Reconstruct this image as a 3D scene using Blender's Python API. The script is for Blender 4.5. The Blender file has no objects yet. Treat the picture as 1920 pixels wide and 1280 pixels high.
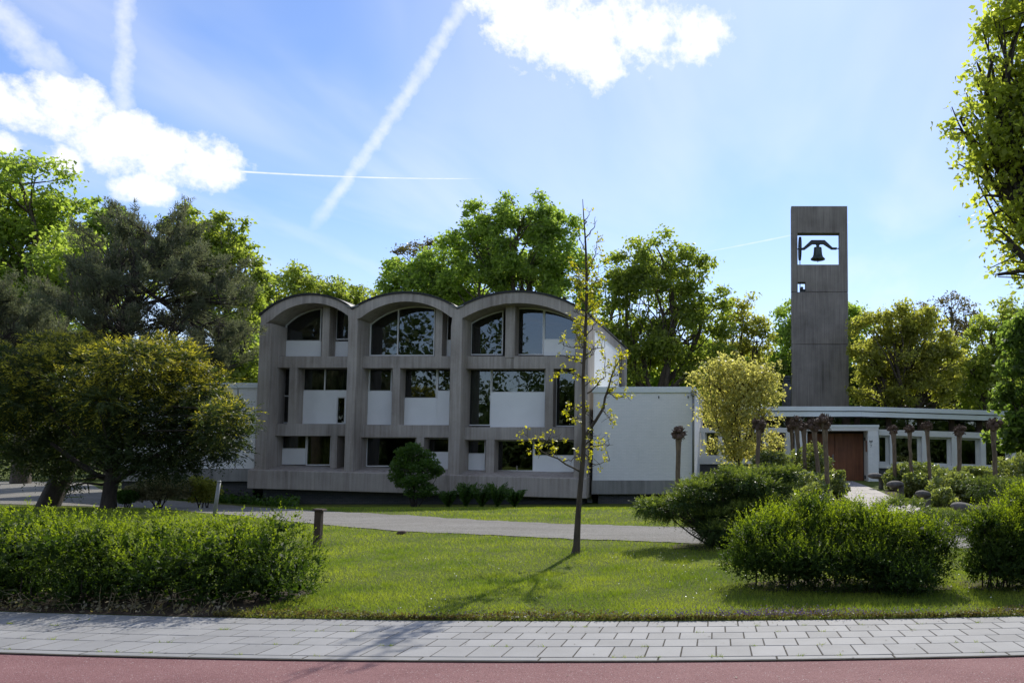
import bpy, bmesh, math, random
import numpy as np
from mathutils import Vector

random.seed(7)
RNG = np.random.default_rng(11)
sc = bpy.context.scene
COL = sc.collection

# ------------------------------------------------------------------ camera
F = 1500.0                      # focal length in pixels of a 1920 px wide frame
CX = 1390.0                     # principal point: a shift lens squared up to the facade
PITCH = math.radians(3.7)
HOR = 850.0
CY = HOR - F * math.tan(PITCH)
EYE = 1.72
cam_d = bpy.data.cameras.new('camera')
cam = bpy.data.objects.new('camera', cam_d)
COL.objects.link(cam)
cam.location = (0, 0, EYE)
cam.rotation_euler = (math.radians(90) + PITCH, 0, 0)
cam_d.sensor_width = 36.0
cam_d.lens = F / 1920 * 36
cam_d.shift_x = -(CX - 960) / 1920
cam_d.shift_y = (CY - 640) / 1920
cam_d.clip_end = 2000
sc.camera = cam

# ------------------------------------------------------------------ exposure
vs = sc.view_settings
vs.view_transform = 'Standard'
vs.look = 'None'
vs.gamma = 1.0
vs.exposure = 0.56
sc.render.engine = 'CYCLES'
cy = sc.cycles
cy.max_bounces = 8
cy.diffuse_bounces = 5
cy.glossy_bounces = 3
cy.transmission_bounces = 6
cy.transparent_max_bounces = 8
cy.caustics_reflective = False
cy.caustics_refractive = False
cy.sample_clamp_indirect = 4.0
cy.sample_clamp_direct = 5.0
cy.use_denoising = True
try:
    cy.denoiser = 'OPENIMAGEDENOISE'
    cy.denoising_prefilter = 'ACCURATE'
except Exception:
    pass

# ------------------------------------------------------------------ sun and sky
SUN_EL = math.radians(38)
SUN_AZ = math.atan(0.088)       # from +Y towards +X
sun_vec = Vector((math.sin(SUN_AZ) * math.cos(SUN_EL), math.cos(SUN_AZ) * math.cos(SUN_EL), math.sin(SUN_EL)))
sd = bpy.data.lights.new('sun', 'SUN')
sd.energy = 3.5
sd.angle = math.radians(0.5)
sd.color = (1.0, 0.95, 0.86)
so = bpy.data.objects.new('sun', sd)
COL.objects.link(so)
so.rotation_euler = (-sun_vec).to_track_quat('-Z', 'Y').to_euler()
so.location = sun_vec * 60

def ray(px, py):
    u = (px - CX) / F
    v = (CY - py) / F
    return (u, math.cos(PITCH) - v * math.sin(PITCH), math.sin(PITCH) + v * math.cos(PITCH))

def P(px, py, Y):
    r = ray(px, py)
    t = Y / r[1]
    return Vector((r[0] * t, Y, EYE + r[2] * t))

def azel(px, py):
    r = Vector(ray(px, py)).normalized()
    return math.atan2(r.x, r.y), math.asin(r.z)

class Nodes:
    """tiny helper for writing node graphs"""
    def __init__(self, nt):
        self.nt = nt
    def new(self, t, **kw):
        n = self.nt.nodes.new(t)
        for k, v in kw.items():
            setattr(n, k, v)
        return n
    def link(self, a, b):
        self.nt.links.new(a, b)
    def put(self, sock, v):
        if isinstance(v, bpy.types.NodeSocket):
            self.link(v, sock)
        else:
            sock.default_value = v
    def m(self, op, a, b=None, c=None, clamp=False):
        n = self.new('ShaderNodeMath', operation=op, use_clamp=clamp)
        self.put(n.inputs[0], a)
        if b is not None: self.put(n.inputs[1], b)
        if c is not None: self.put(n.inputs[2], c)
        return n.outputs[0]
    def smooth(self, v, lo, hi, a=0.0, b=1.0):
        n = self.new('ShaderNodeMapRange', interpolation_type='SMOOTHSTEP')
        self.put(n.inputs['Value'], v)
        self.put(n.inputs['From Min'], lo); self.put(n.inputs['From Max'], hi)
        self.put(n.inputs['To Min'], a); self.put(n.inputs['To Max'], b)
        return n.outputs['Result']
    def xyz(self, x, y, z):
        n = self.new('ShaderNodeCombineXYZ')
        self.put(n.inputs[0], x); self.put(n.inputs[1], y); self.put(n.inputs[2], z)
        return n.outputs[0]
    def sep(self, v):
        n = self.new('ShaderNodeSeparateXYZ'); self.link(v, n.inputs[0]); return n.outputs
    def noise(self, vec, scale, detail=3.0, rough=0.55, dist=0.0):
        n = self.new('ShaderNodeTexNoise')
        if vec is not None: self.link(vec, n.inputs['Vector'])
        n.inputs['Scale'].default_value = scale
        n.inputs['Detail'].default_value = detail
        n.inputs['Roughness'].default_value = rough
        n.inputs['Distortion'].default_value = dist
        return n.outputs[0]
    def mapping(self, vec, scale=(1, 1, 1), loc=(0, 0, 0), rot=(0, 0, 0)):
        n = self.new('ShaderNodeMapping')
        self.link(vec, n.inputs[0])
        n.inputs['Scale'].default_value = scale
        n.inputs['Location'].default_value = loc
        n.inputs['Rotation'].default_value = rot
        return n.outputs[0]
    def mix(self, fac, a, b, kind='MIX'):
        n = self.new('ShaderNodeMix', data_type='RGBA', blend_type=kind)
        self.put(n.inputs[0], fac); self.put(n.inputs[6], a if isinstance(a, bpy.types.NodeSocket) else (*a, 1)[:4])
        self.put(n.inputs[7], b if isinstance(b, bpy.types.NodeSocket) else (*b, 1)[:4])
        return n.outputs[2]
    def ramp(self, v, stops):
        n = self.new('ShaderNodeValToRGB')
        self.link(v, n.inputs[0])
        el = n.color_ramp.elements
        while len(el) < len(stops): el.new(0.5)
        for e, (p, c) in zip(el, stops):
            e.position = p; e.color = (*c, 1)[:4]
        return n.outputs[0]

world = bpy.data.worlds.new('World')
sc.world = world
world.use_nodes = True
wnt = world.node_tree
wnt.nodes.clear()
W = Nodes(wnt)
SKY_STR = 0.12
def build_sky():
    sky = W.new('ShaderNodeTexSky', sky_type='NISHITA')
    sky.sun_disc = False
    sky.sun_elevation = SUN_EL
    sky.sun_rotation = SUN_AZ
    sky.altitude = 0
    sky.air_density = 1.0
    sky.dust_density = 0.22
    sky.ozone_density = 2.0
    tc = W.new('ShaderNodeTexCoord')
    d = tc.outputs['Generated']
    x, y, z = W.sep(d)
    az = W.m('ARCTAN2', x, y)
    el = W.m('ARCSINE', z)
    # height-plane coordinates for the sheet of thin high cloud that covers the whole sky
    zc = W.m('MAXIMUM', z, 0.03)
    plane = W.xyz(W.m('DIVIDE', x, zc), W.m('DIVIDE', y, zc), 0.0)
    p2 = W.xyz(az, el, 0.0)
    n_big = W.noise(p2, 9.0, 5.0, 0.55)
    n_fine = W.noise(p2, 30.0, 6.0, 0.6)
    n_fib = W.noise(W.mapping(p2, (1, 1, 1), rot=(0, 0, 0.5)), 70.0, 3.0, 0.6)
    billow = W.m('ADD', W.m('MULTIPLY', n_big, 0.65), W.m('MULTIPLY', n_fine, 0.55))
    cl = None
    def blob(px, py, rx, ry):
        a, e = azel(px, py)
        s = (abs(azel(px + 10, py)[0] - a) / 10)
        t = (abs(azel(px, py + 10)[1] - e) / 10)
        puff(a, e, rx * s, ry * t)
    def puff(a, e, ra, re):
        nonlocal cl
        dx = W.m('DIVIDE', W.m('SUBTRACT', az, a), ra)
        dy = W.m('DIVIDE', W.m('SUBTRACT', el, e), re)
        q = W.m('SUBTRACT', 1.0, W.m('ADD', W.m('MULTIPLY', dx, dx), W.m('MULTIPLY', dy, dy)))
        q = W.m('MAXIMUM', q, -2.0)
        cl = q if cl is None else W.m('SMOOTH_MAX', cl, q, 0.3)
    # fair-weather cumulus
    for b in ((20, 195, 95, 52), (135, 205, 95, 70), (225, 265, 110, 72), (320, 305, 105, 72), (395, 305, 78, 58), (285, 355, 80, 36),
              (118, 303, 46, 34), (0, 268, 52, 26),
              (985, 40, 95, 95), (1090, 65, 120, 98), (1205, 55, 115, 80), (1300, 70, 85, 52), (1130, 110, 70, 52), (925, 10, 60, 48),
              (1100, -90, 260, 100),
              (-520, 150, 260, 70), (2600, 240, 300, 90), (2250, 520, 160, 50)):
        blob(*b)
    # fair-weather clouds carried on round the unseen sky, added to whiten the ambient light
    for a, e, ra, re in ((75, 24, 13, 5), (84, 29, 9, 5), (112, 38, 15, 7), (128, 20, 14, 5), (150, 30, 15, 7), (163, 26, 11, 5), (-172, 42, 16, 8), (-160, 22, 14, 5), (-138, 32, 15, 7),
                         (-126, 28, 10, 5), (-105, 20, 14, 5), (-92, 40, 14, 7), (100, 58, 18, 9), (-110, 62, 20, 9), (172, 12, 13, 4), (-75, 28, 11, 5)):
        puff(math.radians(a), math.radians(e), math.radians(ra), math.radians(re))
    n_vf = W.noise(p2, 95.0, 5.0, 0.65)
    rag = W.m('ADD', W.m('MULTIPLY', W.m('SUBTRACT', billow, 0.60), 4.2), W.m('MULTIPLY', W.m('SUBTRACT', n_vf, 0.5), 1.1))
    dens = W.smooth(W.m('ADD', W.m('MAXIMUM', cl, -2.0), rag), -0.32, 0.92)
    # contrails: straight lines across the sky
    def trail(p0, p1, w0, w1, strength, ragged=0.5):
        a0, e0 = azel(*p0); a1, e1 = azel(*p1)
        L = math.hypot(a1 - a0, e1 - e0)
        ux, uy = (a1 - a0) / L, (e1 - e0) / L
        rx = W.m('SUBTRACT', az, a0); ry = W.m('SUBTRACT', el, e0)
        t = W.m('DIVIDE', W.m('ADD', W.m('MULTIPLY', rx, ux), W.m('MULTIPLY', ry, uy)), L)
        s = W.m('ABSOLUTE', W.m('SUBTRACT', W.m('MULTIPLY', rx, uy), W.m('MULTIPLY', ry, ux)))
        k = 1 / F * 0.8
        wd = W.m('MULTIPLY_ADD', t, (w1 - w0) * k, w0 * k)
        wd = W.m('MULTIPLY', wd, W.m('MULTIPLY_ADD', n_fib, 3.0 * ragged, 1 - 1.3 * ragged))
        prof = W.smooth(W.m('DIVIDE', s, wd), 1.15, 0.0)
        ends = W.m('MULTIPLY', W.smooth(t, 0.0, 0.05), W.smooth(t, 1.0, 0.72))
        body = W.m('MULTIPLY_ADD', n_fib, 1.1, 0.42)
        return W.m('MULTIPLY', W.m('MULTIPLY', prof, ends), W.m('MULTIPLY', body, strength))
    tr = trail((885, -20), (545, 480), 26, 16, 0.5, 0.4)
    tr = W.m('MAXIMUM', tr, trail((238, -260), (228, 330), 26, 24, 0.5, 0.4))
    tr = W.m('MAXIMUM', tr, trail((-260, -240), (190, 210), 44, 38, 0.5, 0.4))
    tr = W.m('MAXIMUM', tr, trail((380, 317), (960, 334), 2.6, 1.8, 0.75, 0.1))
    tr = W.m('MAXIMUM', tr, trail((1600, 415), (1280, 480), 3, 2, 0.35, 0.2))
    # thin cirrus veil over the whole sky
    st = W.noise(W.mapping(plane, (0.9, 0.35, 1), rot=(0, 0, 0.7)), 1.6, 4.0, 0.5, 0.5)
    veil = W.smooth(st, 0.30, 0.85, 0.0, 0.40)
    hz = W.smooth(el, 0.0, 0.34, 0.40, 0.0)
    a = W.m('MAXIMUM', dens, W.m('MAXIMUM', tr, W.m('MAXIMUM', veil, hz)), clamp=True)
    shade = W.smooth(W.m('ADD', n_big, W.m('MULTIPLY', n_fine, 0.4)), 0.55, 0.95, 1.0, 0.78)
    ccol = W.mix(shade, (4.6, 4.9, 5.3), (6.6, 6.65, 6.7))
    blue = W.mix(1.0, sky.outputs[0], (0.68, 0.76, 0.96), 'MULTIPLY')
    col = W.mix(a, blue, ccol)
    bg = W.new('ShaderNodeBackground')
    W.link(col, bg.inputs[0])
    bg.inputs[1].default_value = SKY_STR
    out = W.new('ShaderNodeOutputWorld')
    W.link(bg.outputs[0], out.inputs[0])
build_sky()

# ------------------------------------------------------------------ materials
def new_mat(name):
    m = bpy.data.materials.new(name)
    m.use_nodes = True
    nt = m.node_tree
    n = Nodes(nt)
    b = nt.nodes['Principled BSDF']
    return m, n, b

def wpos(n):
    return n.new('ShaderNodeNewGeometry').outputs['Position']

def bump(n, b, h, strength=0.3, dist=0.02):
    k = n.new('ShaderNodeBump')
    k.inputs['Strength'].default_value = strength
    k.inputs['Distance'].default_value = dist
    n.link(h, k.inputs['Height'])
    n.link(k.outputs[0], b.inputs['Normal'])

def mat_concrete(name, c0, c1, board=7.0):
    m, n, b = new_mat(name)
    p = wpos(n)
    streak = n.noise(n.mapping(p, (board, board, 0.35)), 1.0, 4.0, 0.6)
    fine = n.noise(p, 22.0, 4.0, 0.65)
    blot = n.noise(p, 0.55, 4.0, 0.6)
    boards = n.new('ShaderNodeTexWave', wave_type='BANDS', bands_direction='X')
    n.link(n.mapping(p, (1, 1, 1)), boards.inputs['Vector'])
    boards.inputs['Scale'].default_value = 1.9
    boards.inputs['Distortion'].default_value = 0.6
    v = n.m('ADD', n.m('MULTIPLY', streak, 0.5), n.m('ADD', n.m('MULTIPLY', fine, 0.22), n.m('MULTIPLY', blot, 0.55)))
    v = n.m('ADD', v, n.m('MULTIPLY', boards.outputs[1], 0.03))
    col = n.ramp(v, [(0.44, c0), (0.63, tuple((a + q) / 2 for a, q in zip(c0, c1))), (0.84, c1)])
    px_, py_, pz_ = n.sep(p)
    bd = n.new('ShaderNodeTexBrick')
    n.link(n.xyz(pz_, n.m('ADD', px_, py_), 0.0), bd.inputs['Vector'])
    bd.inputs['Scale'].default_value = 1.0; bd.inputs['Brick Width'].default_value = 2.3; bd.inputs['Row Height'].default_value = 0.115
    bd.inputs['Mortar Size'].default_value = 0.006; bd.inputs['Mortar Smooth'].default_value = 0.4
    bd.inputs['Color1'].default_value = (1.04, 1.04, 1.04, 1); bd.inputs['Color2'].default_value = (0.95, 0.95, 0.95, 1); bd.inputs['Mortar'].default_value = (0.88, 0.88, 0.88, 1)
    col = n.mix(1.0, col, bd.outputs[0], 'MULTIPLY')
    stain = n.smooth(n.noise(n.mapping(p, (2.2, 2.2, 0.16)), 1.0, 5.0, 0.6), 0.53, 0.74, 0.0, 0.6)
    col = n.mix(stain, col, tuple(q * 0.42 for q in c0))
    n.link(col, b.inputs['Base Color'])
    b.inputs['Roughness'].default_value = 0.88
    b.inputs['Specular IOR Level'].default_value = 0.25
    bump(n, b, n.m('ADD', n.m('MULTIPLY', streak, 0.7), n.m('MULTIPLY', fine, 0.5)), 0.45, 0.02)
    return m

def mat_plain(name, c, rough=0.6, var=0.12, scale=3.0, spec=0.4, metal=0.0, fine=30.0):
    m, n, b = new_mat(name)
    p = wpos(n)
    v = n.m('ADD', n.m('MULTIPLY', n.noise(p, scale, 4.0), 0.6), n.m('MULTIPLY', n.noise(p, fine, 3.0), 0.4))
    col = n.mix(n.smooth(v, 0.3, 0.7), tuple(q * (1 - var) for q in c), tuple(min(1, q * (1 + var)) for q in c))
    n.link(col, b.inputs['Base Color'])
    b.inputs['Roughness'].default_value = rough
    b.inputs['Specular IOR Level'].default_value = spec
    b.inputs['Metallic'].default_value = metal
    bump(n, b, v, 0.12, 0.01)
    return m

def mat_white_brick():
    m, n, b = new_mat('white_painted_brick')
    p = wpos(n)
    x, y, z = n.sep(p)
    uv = n.xyz(n.m('ADD', x, y), z, 0.0)
    br = n.new('ShaderNodeTexBrick')
    n.link(uv, br.inputs['Vector'])
    br.inputs['Scale'].default_value = 1.0
    br.inputs['Brick Width'].default_value = 0.22
    br.inputs['Row Height'].default_value = 0.068
    br.inputs['Mortar Size'].default_value = 0.008
    br.inputs['Mortar Smooth'].default_value = 0.3
    br.inputs['Color1'].default_value = (0.86, 0.86, 0.85, 1)
    br.inputs['Color2'].default_value = (0.80, 0.81, 0.80, 1)
    br.inputs['Mortar'].default_value = (0.74, 0.75, 0.75, 1)
    dirt = n.smooth(n.noise(n.mapping(p, (1.5, 1.5, 0.35)), 1.2, 5.0, 0.65), 0.5, 0.8, 0.0, 0.15)
    col = n.mix(dirt, br.outputs[0], (0.42, 0.43, 0.40))
    n.link(col, b.inputs['Base Color'])
    b.inputs['Roughness'].default_value = 0.6
    h = n.m('ADD', n.m('MULTIPLY', br.outputs[1], -1.0), n.m('MULTIPLY', n.noise(p, 40, 3), 0.3))
    bump(n, b, h, 0.22, 0.01)
    return m

def mat_dark_brick():
    m, n, b = new_mat('dark_brick')
    p = wpos(n)
    x, y, z = n.sep(p)
    br = n.new('ShaderNodeTexBrick')
    n.link(n.xyz(n.m('ADD', x, y), z, 0.0), br.inputs['Vector'])
    br.inputs['Scale'].default_value = 1.0
    br.inputs['Brick Width'].default_value = 0.22
    br.inputs['Row Height'].default_value = 0.068
    br.inputs['Mortar Size'].default_value = 0.008
    br.inputs['Color1'].default_value = (0.055, 0.058, 0.065, 1)
    br.inputs['Color2'].default_value = (0.085, 0.085, 0.09, 1)
    br.inputs['Mortar'].default_value = (0.12, 0.12, 0.12, 1)
    n.link(br.outputs[0], b.inputs['Base Color'])
    b.inputs['Roughness'].default_value = 0.85
    bump(n, b, n.m('MULTIPLY', br.outputs[1], -1.0), 0.5, 0.01)
    return m

def mat_glass():
    m, n, b = new_mat('window_glass')
    nt = n.nt
    out = nt.nodes['Material Output']
    tr = n.new('ShaderNodeBsdfTransparent'); tr.inputs[0].default_value = (0.50, 0.54, 0.53, 1)
    gl = n.new('ShaderNodeBsdfGlossy'); gl.inputs['Roughness'].default_value = 0.012
    gl.inputs[0].default_value = (0.9, 0.93, 0.95, 1)
    wob = n.noise(wpos(n), 0.9, 2.0)
    k = n.new('ShaderNodeBump'); k.inputs['Strength'].default_value = 0.05; k.inputs['Distance'].default_value = 0.05
    n.link(wob, k.inputs['Height']); n.link(k.outputs[0], gl.inputs['Normal'])
    fr = n.new('ShaderNodeFresnel'); fr.inputs[0].default_value = 1.52
    fac = n.m('MULTIPLY_ADD', fr.outputs[0], 0.9, 0.06, clamp=True)
    mx = n.new('ShaderNodeMixShader')
    n.link(fac, mx.inputs[0]); n.link(tr.outputs[0], mx.inputs[1]); n.link(gl.outputs[0], mx.inputs[2])
    n.link(mx.outputs[0], out.inputs[0])
    nt.nodes.remove(b)
    return m

def mat_leaf(name, c_lo, c_hi, tip=None, trans=0.66, tcol=(2.7, 2.8, 1.2), rough=0.5, spec=0.45, clump=0.5, pw=0.35):
    """leaf tissue: random tone per leaf, light shining through, paler tips by mesh mask: young growth and painted sunlit tops"""
    m, n, b = new_mat(name)
    nt = n.nt
    out = nt.nodes['Material Output']
    g = n.new('ShaderNodeNewGeometry')
    r = g.outputs['Random Per Island']
    patch = n.noise(g.outputs['Position'], clump, 2.0)
    v = n.m('ADD', n.m('MULTIPLY', r, 1 - pw), n.m('MULTIPLY', n.smooth(patch, 0.3, 0.7), pw))
    col = n.mix(v, c_lo, c_hi)
    if tip:
        at = n.new('ShaderNodeAttribute'); at.attribute_name = 'tip'
        col = n.mix(n.m('MULTIPLY', at.outputs['Fac'], 0.9), col, tip)
    n.link(col, b.inputs['Base Color'])
    b.inputs['Roughness'].default_value = rough
    b.inputs['Specular IOR Level'].default_value = spec
    tl = n.new('ShaderNodeBsdfTranslucent')
    n.link(n.mix(1.0, col, tcol, 'MULTIPLY'), tl.inputs[0])
    mx = n.new('ShaderNodeMixShader'); mx.inputs[0].default_value = trans
    n.link(b.outputs[0], mx.inputs[1]); n.link(tl.outputs[0], mx.inputs[2])
    n.link(mx.outputs[0], out.inputs[0])
    return m

def mat_bark(name, c, scale=6.0):
    m, n, b = new_mat(name)
    p = wpos(n)
    v = n.noise(n.mapping(p, (scale * 2, scale * 2, scale * 0.5)), 1.0, 5.0, 0.65)
    col = n.ramp(v, [(0.3, tuple(q * 0.5 for q in c)), (0.7, tuple(q * 1.35 for q in c))])
    n.link(col, b.inputs['Base Color'])
    b.inputs['Roughness'].default_value = 0.9
    bump(n, b, v, 0.8, 0.03)
    return m

M = {}
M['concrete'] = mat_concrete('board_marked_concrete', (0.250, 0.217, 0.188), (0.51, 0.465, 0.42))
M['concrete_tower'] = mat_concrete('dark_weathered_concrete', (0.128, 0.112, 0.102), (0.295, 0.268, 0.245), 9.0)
M['concrete_plinth'] = mat_concrete('grey_plinth_concrete', (0.18, 0.18, 0.17), (0.34, 0.335, 0.32), 5.0)
M['white_brick'] = mat_white_brick()
M['dark_brick'] = mat_dark_brick()
M['panel'] = mat_plain('white_panel', (0.86, 0.87, 0.86), 0.5, 0.04, 1.2)
M['frame'] = mat_plain('white_paint', (0.74, 0.74, 0.72), 0.45, 0.06)
M['fascia'] = mat_plain('pale_grey_fascia', (0.74, 0.79, 0.79), 0.5, 0.06, 1.0)
M['glass'] = mat_glass()
M['inside'] = mat_plain('dim_interior', (0.05, 0.045, 0.04), 0.9, 0.3, 0.8)  # room gloom is put into this dark colour
M['curtain'] = mat_plain('olive_curtain', (0.46, 0.36, 0.08), 0.85, 0.25, 5.0)
M['green_backing'] = mat_plain('moss_green_backing', (0.24, 0.28, 0.09), 0.85, 0.25, 3.0)  # also stands in for greenery reflected in the bay three panes
M['roof'] = mat_plain('black_roofing', (0.018, 0.019, 0.021), 0.6, 0.3, 4.0)
M['metal'] = mat_plain('galvanised_metal', (0.22, 0.225, 0.225), 0.5, 0.15, 6.0, 0.4, 0.2)
M['iron'] = mat_plain('dark_iron', (0.035, 0.04, 0.045), 0.5, 0.2, 5.0, 0.4, 0.3)
M['bronze'] = mat_plain('dark_bronze', (0.045, 0.06, 0.055), 0.45, 0.3, 3.0, 0.5, 0.5)
M['bark'] = mat_bark('brown_bark', (0.075, 0.058, 0.042))
M['bark_dark'] = mat_bark('dark_bark', (0.045, 0.035, 0.028))
M['bark_pollard'] = mat_bark('pollard_bark', (0.17, 0.125, 0.085), 9.0)
M['knob'] = mat_bark('pollard_knob_bark', (0.10, 0.062, 0.042), 14.0)
M['wood_post'] = mat_bark('weathered_post_wood', (0.065, 0.042, 0.03), 8.0)
M['bollard'] = mat_concrete('shaded_bollard_concrete', (0.07, 0.064, 0.06), (0.17, 0.158, 0.15), 12.0)  # colour darkened to stand for the bollards' unlit side

def mat_door():
    m, n, b = new_mat('brown_door_wood')
    p = wpos(n)
    v = n.noise(n.mapping(p, (9, 9, 0.7)), 1.0, 5.0, 0.6)
    w = n.noise(p, 1.1, 3.0)
    col = n.ramp(n.m('ADD', n.m('MULTIPLY', v, 0.6), n.m('MULTIPLY', w, 0.4)), [(0.3, (0.13, 0.042, 0.018)), (0.75, (0.33, 0.125, 0.055))])
    n.link(col, b.inputs['Base Color'])
    b.inputs['Roughness'].default_value = 0.5
    bump(n, b, v, 0.2, 0.01)
    return m
M['door'] = mat_door()

def mat_lawn():
    m, n, b = new_mat('lawn_ground')
    p = wpos(n)
    a = n.noise(p, 0.5, 4.0, 0.6)
    f = n.noise(p, 9.0, 5.0, 0.7)
    g = n.noise(p, 60.0, 3.0, 0.7)
    v = n.m('ADD', n.m('MULTIPLY', a, 0.4), n.m('ADD', n.m('MULTIPLY', f, 0.35), n.m('MULTIPLY', g, 0.25)))
    col = n.ramp(v, [(0.36, (0.065, 0.085, 0.02)), (0.52, (0.12, 0.15, 0.03)), (0.66, (0.19, 0.19, 0.07))])
    n.link(col, b.inputs['Base Color'])
    b.inputs['Roughness'].default_value = 0.9
    b.inputs['Specular IOR Level'].default_value = 0.1
    bump(n, b, n.m('ADD', f, g), 0.9, 0.04)
    return m
M['lawn'] = mat_lawn()

def mat_gravel():
    m, n, b = new_mat('gravel')
    p = wpos(n)
    vo = n.new('ShaderNodeTexVoronoi'); vo.inputs['Scale'].default_value = 45.0
    n.link(p, vo.inputs['Vector'])
    _, _, cz = n.sep(vo.outputs['Color'])
    a = n.noise(n.mapping(p, (0.35, 1.6, 1)), 1.0, 4.0, 0.6)
    f = n.noise(p, 7.0, 4.0, 0.7)
    v = n.m('ADD', n.m('MULTIPLY', cz, 0.30), n.m('ADD', n.m('MULTIPLY', a, 0.40), n.m('MULTIPLY', f, 0.30)))
    col = n.ramp(v, [(0.25, (0.14, 0.132, 0.115)), (0.5, (0.235, 0.223, 0.20)), (0.75, (0.33, 0.318, 0.295))])
    n.link(col, b.inputs['Base Color'])
    b.inputs['Roughness'].default_value = 0.95
    b.inputs['Specular IOR Level'].default_value = 0.15
    bump(n, b, n.m('ADD', vo.outputs['Distance'], f), 0.8, 0.02)
    return m
M['gravel'] = mat_gravel()

def mat_red():
    m, n, b = new_mat('red_asphalt')
    p = wpos(n)
    vo = n.new('ShaderNodeTexVoronoi'); vo.inputs['Scale'].default_value = 140.0
    n.link(p, vo.inputs['Vector'])
    cx, _, cz = n.sep(vo.outputs['Color'])
    a = n.noise(p, 1.4, 4.0, 0.6)
    f = n.noise(p, 30.0, 3.0, 0.7)
    a2 = n.noise(n.mapping(p, (0.25, 1.0, 1)), 1.7, 4.0, 0.65)
    v = n.m('ADD', n.m('MULTIPLY', cz, 0.30), n.m('ADD', n.m('MULTIPLY', n.m('ADD', a, a2), 0.30), n.m('MULTIPLY', f, 0.2)))
    col = n.ramp(v, [(0.28, (0.13, 0.052, 0.052)), (0.5, (0.205, 0.092, 0.092)), (0.78, (0.29, 0.155, 0.15))])
    spark = n.m('GREATER_THAN', cx, 0.985)
    col = n.mix(n.m('MULTIPLY', spark, 0.6), col, (0.5, 0.47, 0.45))
    n.link(col, b.inputs['Base Color'])
    b.inputs['Roughness'].default_value = 0.85
    b.inputs['Specular IOR Level'].default_value = 0.25
    bump(n, b, n.m('ADD', vo.outputs['Distance'], f), 0.6, 0.006)
    return m
M['red'] = mat_red()

def mat_tile(name, c, spread=0.10):
    m, n, b = new_mat(name)
    oi = n.new('ShaderNodeObjectInfo')
    p = wpos(n)
    f = n.noise(p, 55.0, 3.0, 0.7)
    a = n.noise(p, 2.3, 4.0, 0.6)
    k = n.m('ADD', n.m('MULTIPLY', n.m('SUBTRACT', oi.outputs['Random'], 0.5), spread), n.m('ADD', n.m('MULTIPLY', n.m('SUBTRACT', f, 0.5), 0.22), n.m('MULTIPLY', n.m('SUBTRACT', a, 0.5), 0.5)))
    col = n.mix(1.0, (*c, 1), n.xyz(n.m('ADD', k, 1.0), n.m('ADD', k, 1.0), n.m('ADD', k, 1.0)), 'MULTIPLY')
    sp = n.smooth(n.noise(p, 17.0, 2.0), 0.68, 0.76, 0.0, 0.35)
    col = n.mix(sp, col, tuple(q * 0.55 for q in c))
    n.link(col, b.inputs['Base Color'])
    b.inputs['Roughness'].default_value = 0.8
    bump(n, b, f, 0.25, 0.004)
    return m
M['tile'] = mat_tile('concrete_paving_tile', (0.245, 0.243, 0.240), 0.22)
M['kerb'] = mat_tile('concrete_edging', (0.24, 0.24, 0.235))
M['slab'] = mat_tile('path_slab', (0.27, 0.245, 0.225), 0.22)
M['soil'] = mat_plain('dark_soil', (0.055, 0.042, 0.03), 0.95, 0.4, 6.0, 0.1)
M['joint'] = mat_plain('sandy_joint', (0.075, 0.068, 0.055), 0.95, 0.4, 8.0, 0.1)

M['grass'] = mat_leaf('grass_blade', (0.092, 0.160, 0.020), (0.31, 0.355, 0.060), trans=0.4, tcol=(2.0, 2.0, 0.7), spec=0.15, clump=0.75, pw=0.6)
M['leaf_maple'] = mat_leaf('fresh_maple_leaf', (0.110, 0.165, 0.045), (0.205, 0.255, 0.080))
M['leaf_chestnut'] = mat_leaf('chestnut_leaf', (0.115, 0.165, 0.040), (0.220, 0.260, 0.075))
M['leaf_oak'] = mat_leaf('young_oak_leaf', (0.105, 0.142, 0.034), (0.200, 0.225, 0.066))
M['leaf_olive'] = mat_leaf('olive_spring_leaf', (0.125, 0.140, 0.040), (0.255, 0.245, 0.085))
M['leaf_far'] = mat_leaf('distant_leaf', (0.110, 0.150, 0.040), (0.210, 0.225, 0.065))
M['leaf_dark'] = mat_leaf('dark_leaf', (0.035, 0.062, 0.018), (0.085, 0.115, 0.032), trans=0.4)
M['leaf_golden'] = mat_leaf('golden_shrub_leaf', (0.29, 0.30, 0.10), (0.52, 0.49, 0.22), trans=0.62, tcol=(1.7, 1.65, 0.9), spec=0.3)
M['leaf_sapling'] = mat_leaf('sapling_leaf', (0.26, 0.27, 0.022), (0.46, 0.43, 0.05), trans=0.55, tcol=(1.8, 1.75, 0.5))
M['leaf_bronze'] = mat_leaf('bronze_bud_leaf', (0.07, 0.06, 0.03), (0.13, 0.11, 0.055), trans=0.35)
M['leaf_laurel'] = mat_leaf('glossy_laurel_leaf', (0.075, 0.110, 0.026), (0.28, 0.31, 0.11), trans=0.42, tcol=(2.0, 2.0, 0.9), rough=0.30, spec=1.0)  # pale upper tone paints white glints onto some leaves
M['leaf_hedge'] = mat_leaf('box_honeysuckle_leaf', (0.018, 0.038, 0.010), (0.052, 0.088, 0.022), tip=(0.27, 0.34, 0.028), trans=0.38, tcol=(2.5, 2.5, 0.6), rough=0.6, spec=0.15)
M['leaf_yew'] = mat_leaf('yew_needle', (0.026, 0.046, 0.020), (0.068, 0.092, 0.036), tip=(0.48, 0.44, 0.06), trans=0.40, tcol=(1.9, 1.85, 0.8), spec=0.2)
M['leaf_pine'] = mat_leaf('pine_needle', (0.078, 0.098, 0.066), (0.170, 0.182, 0.118), trans=0.42, tcol=(1.5, 1.5, 1.0), spec=0.08)
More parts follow.
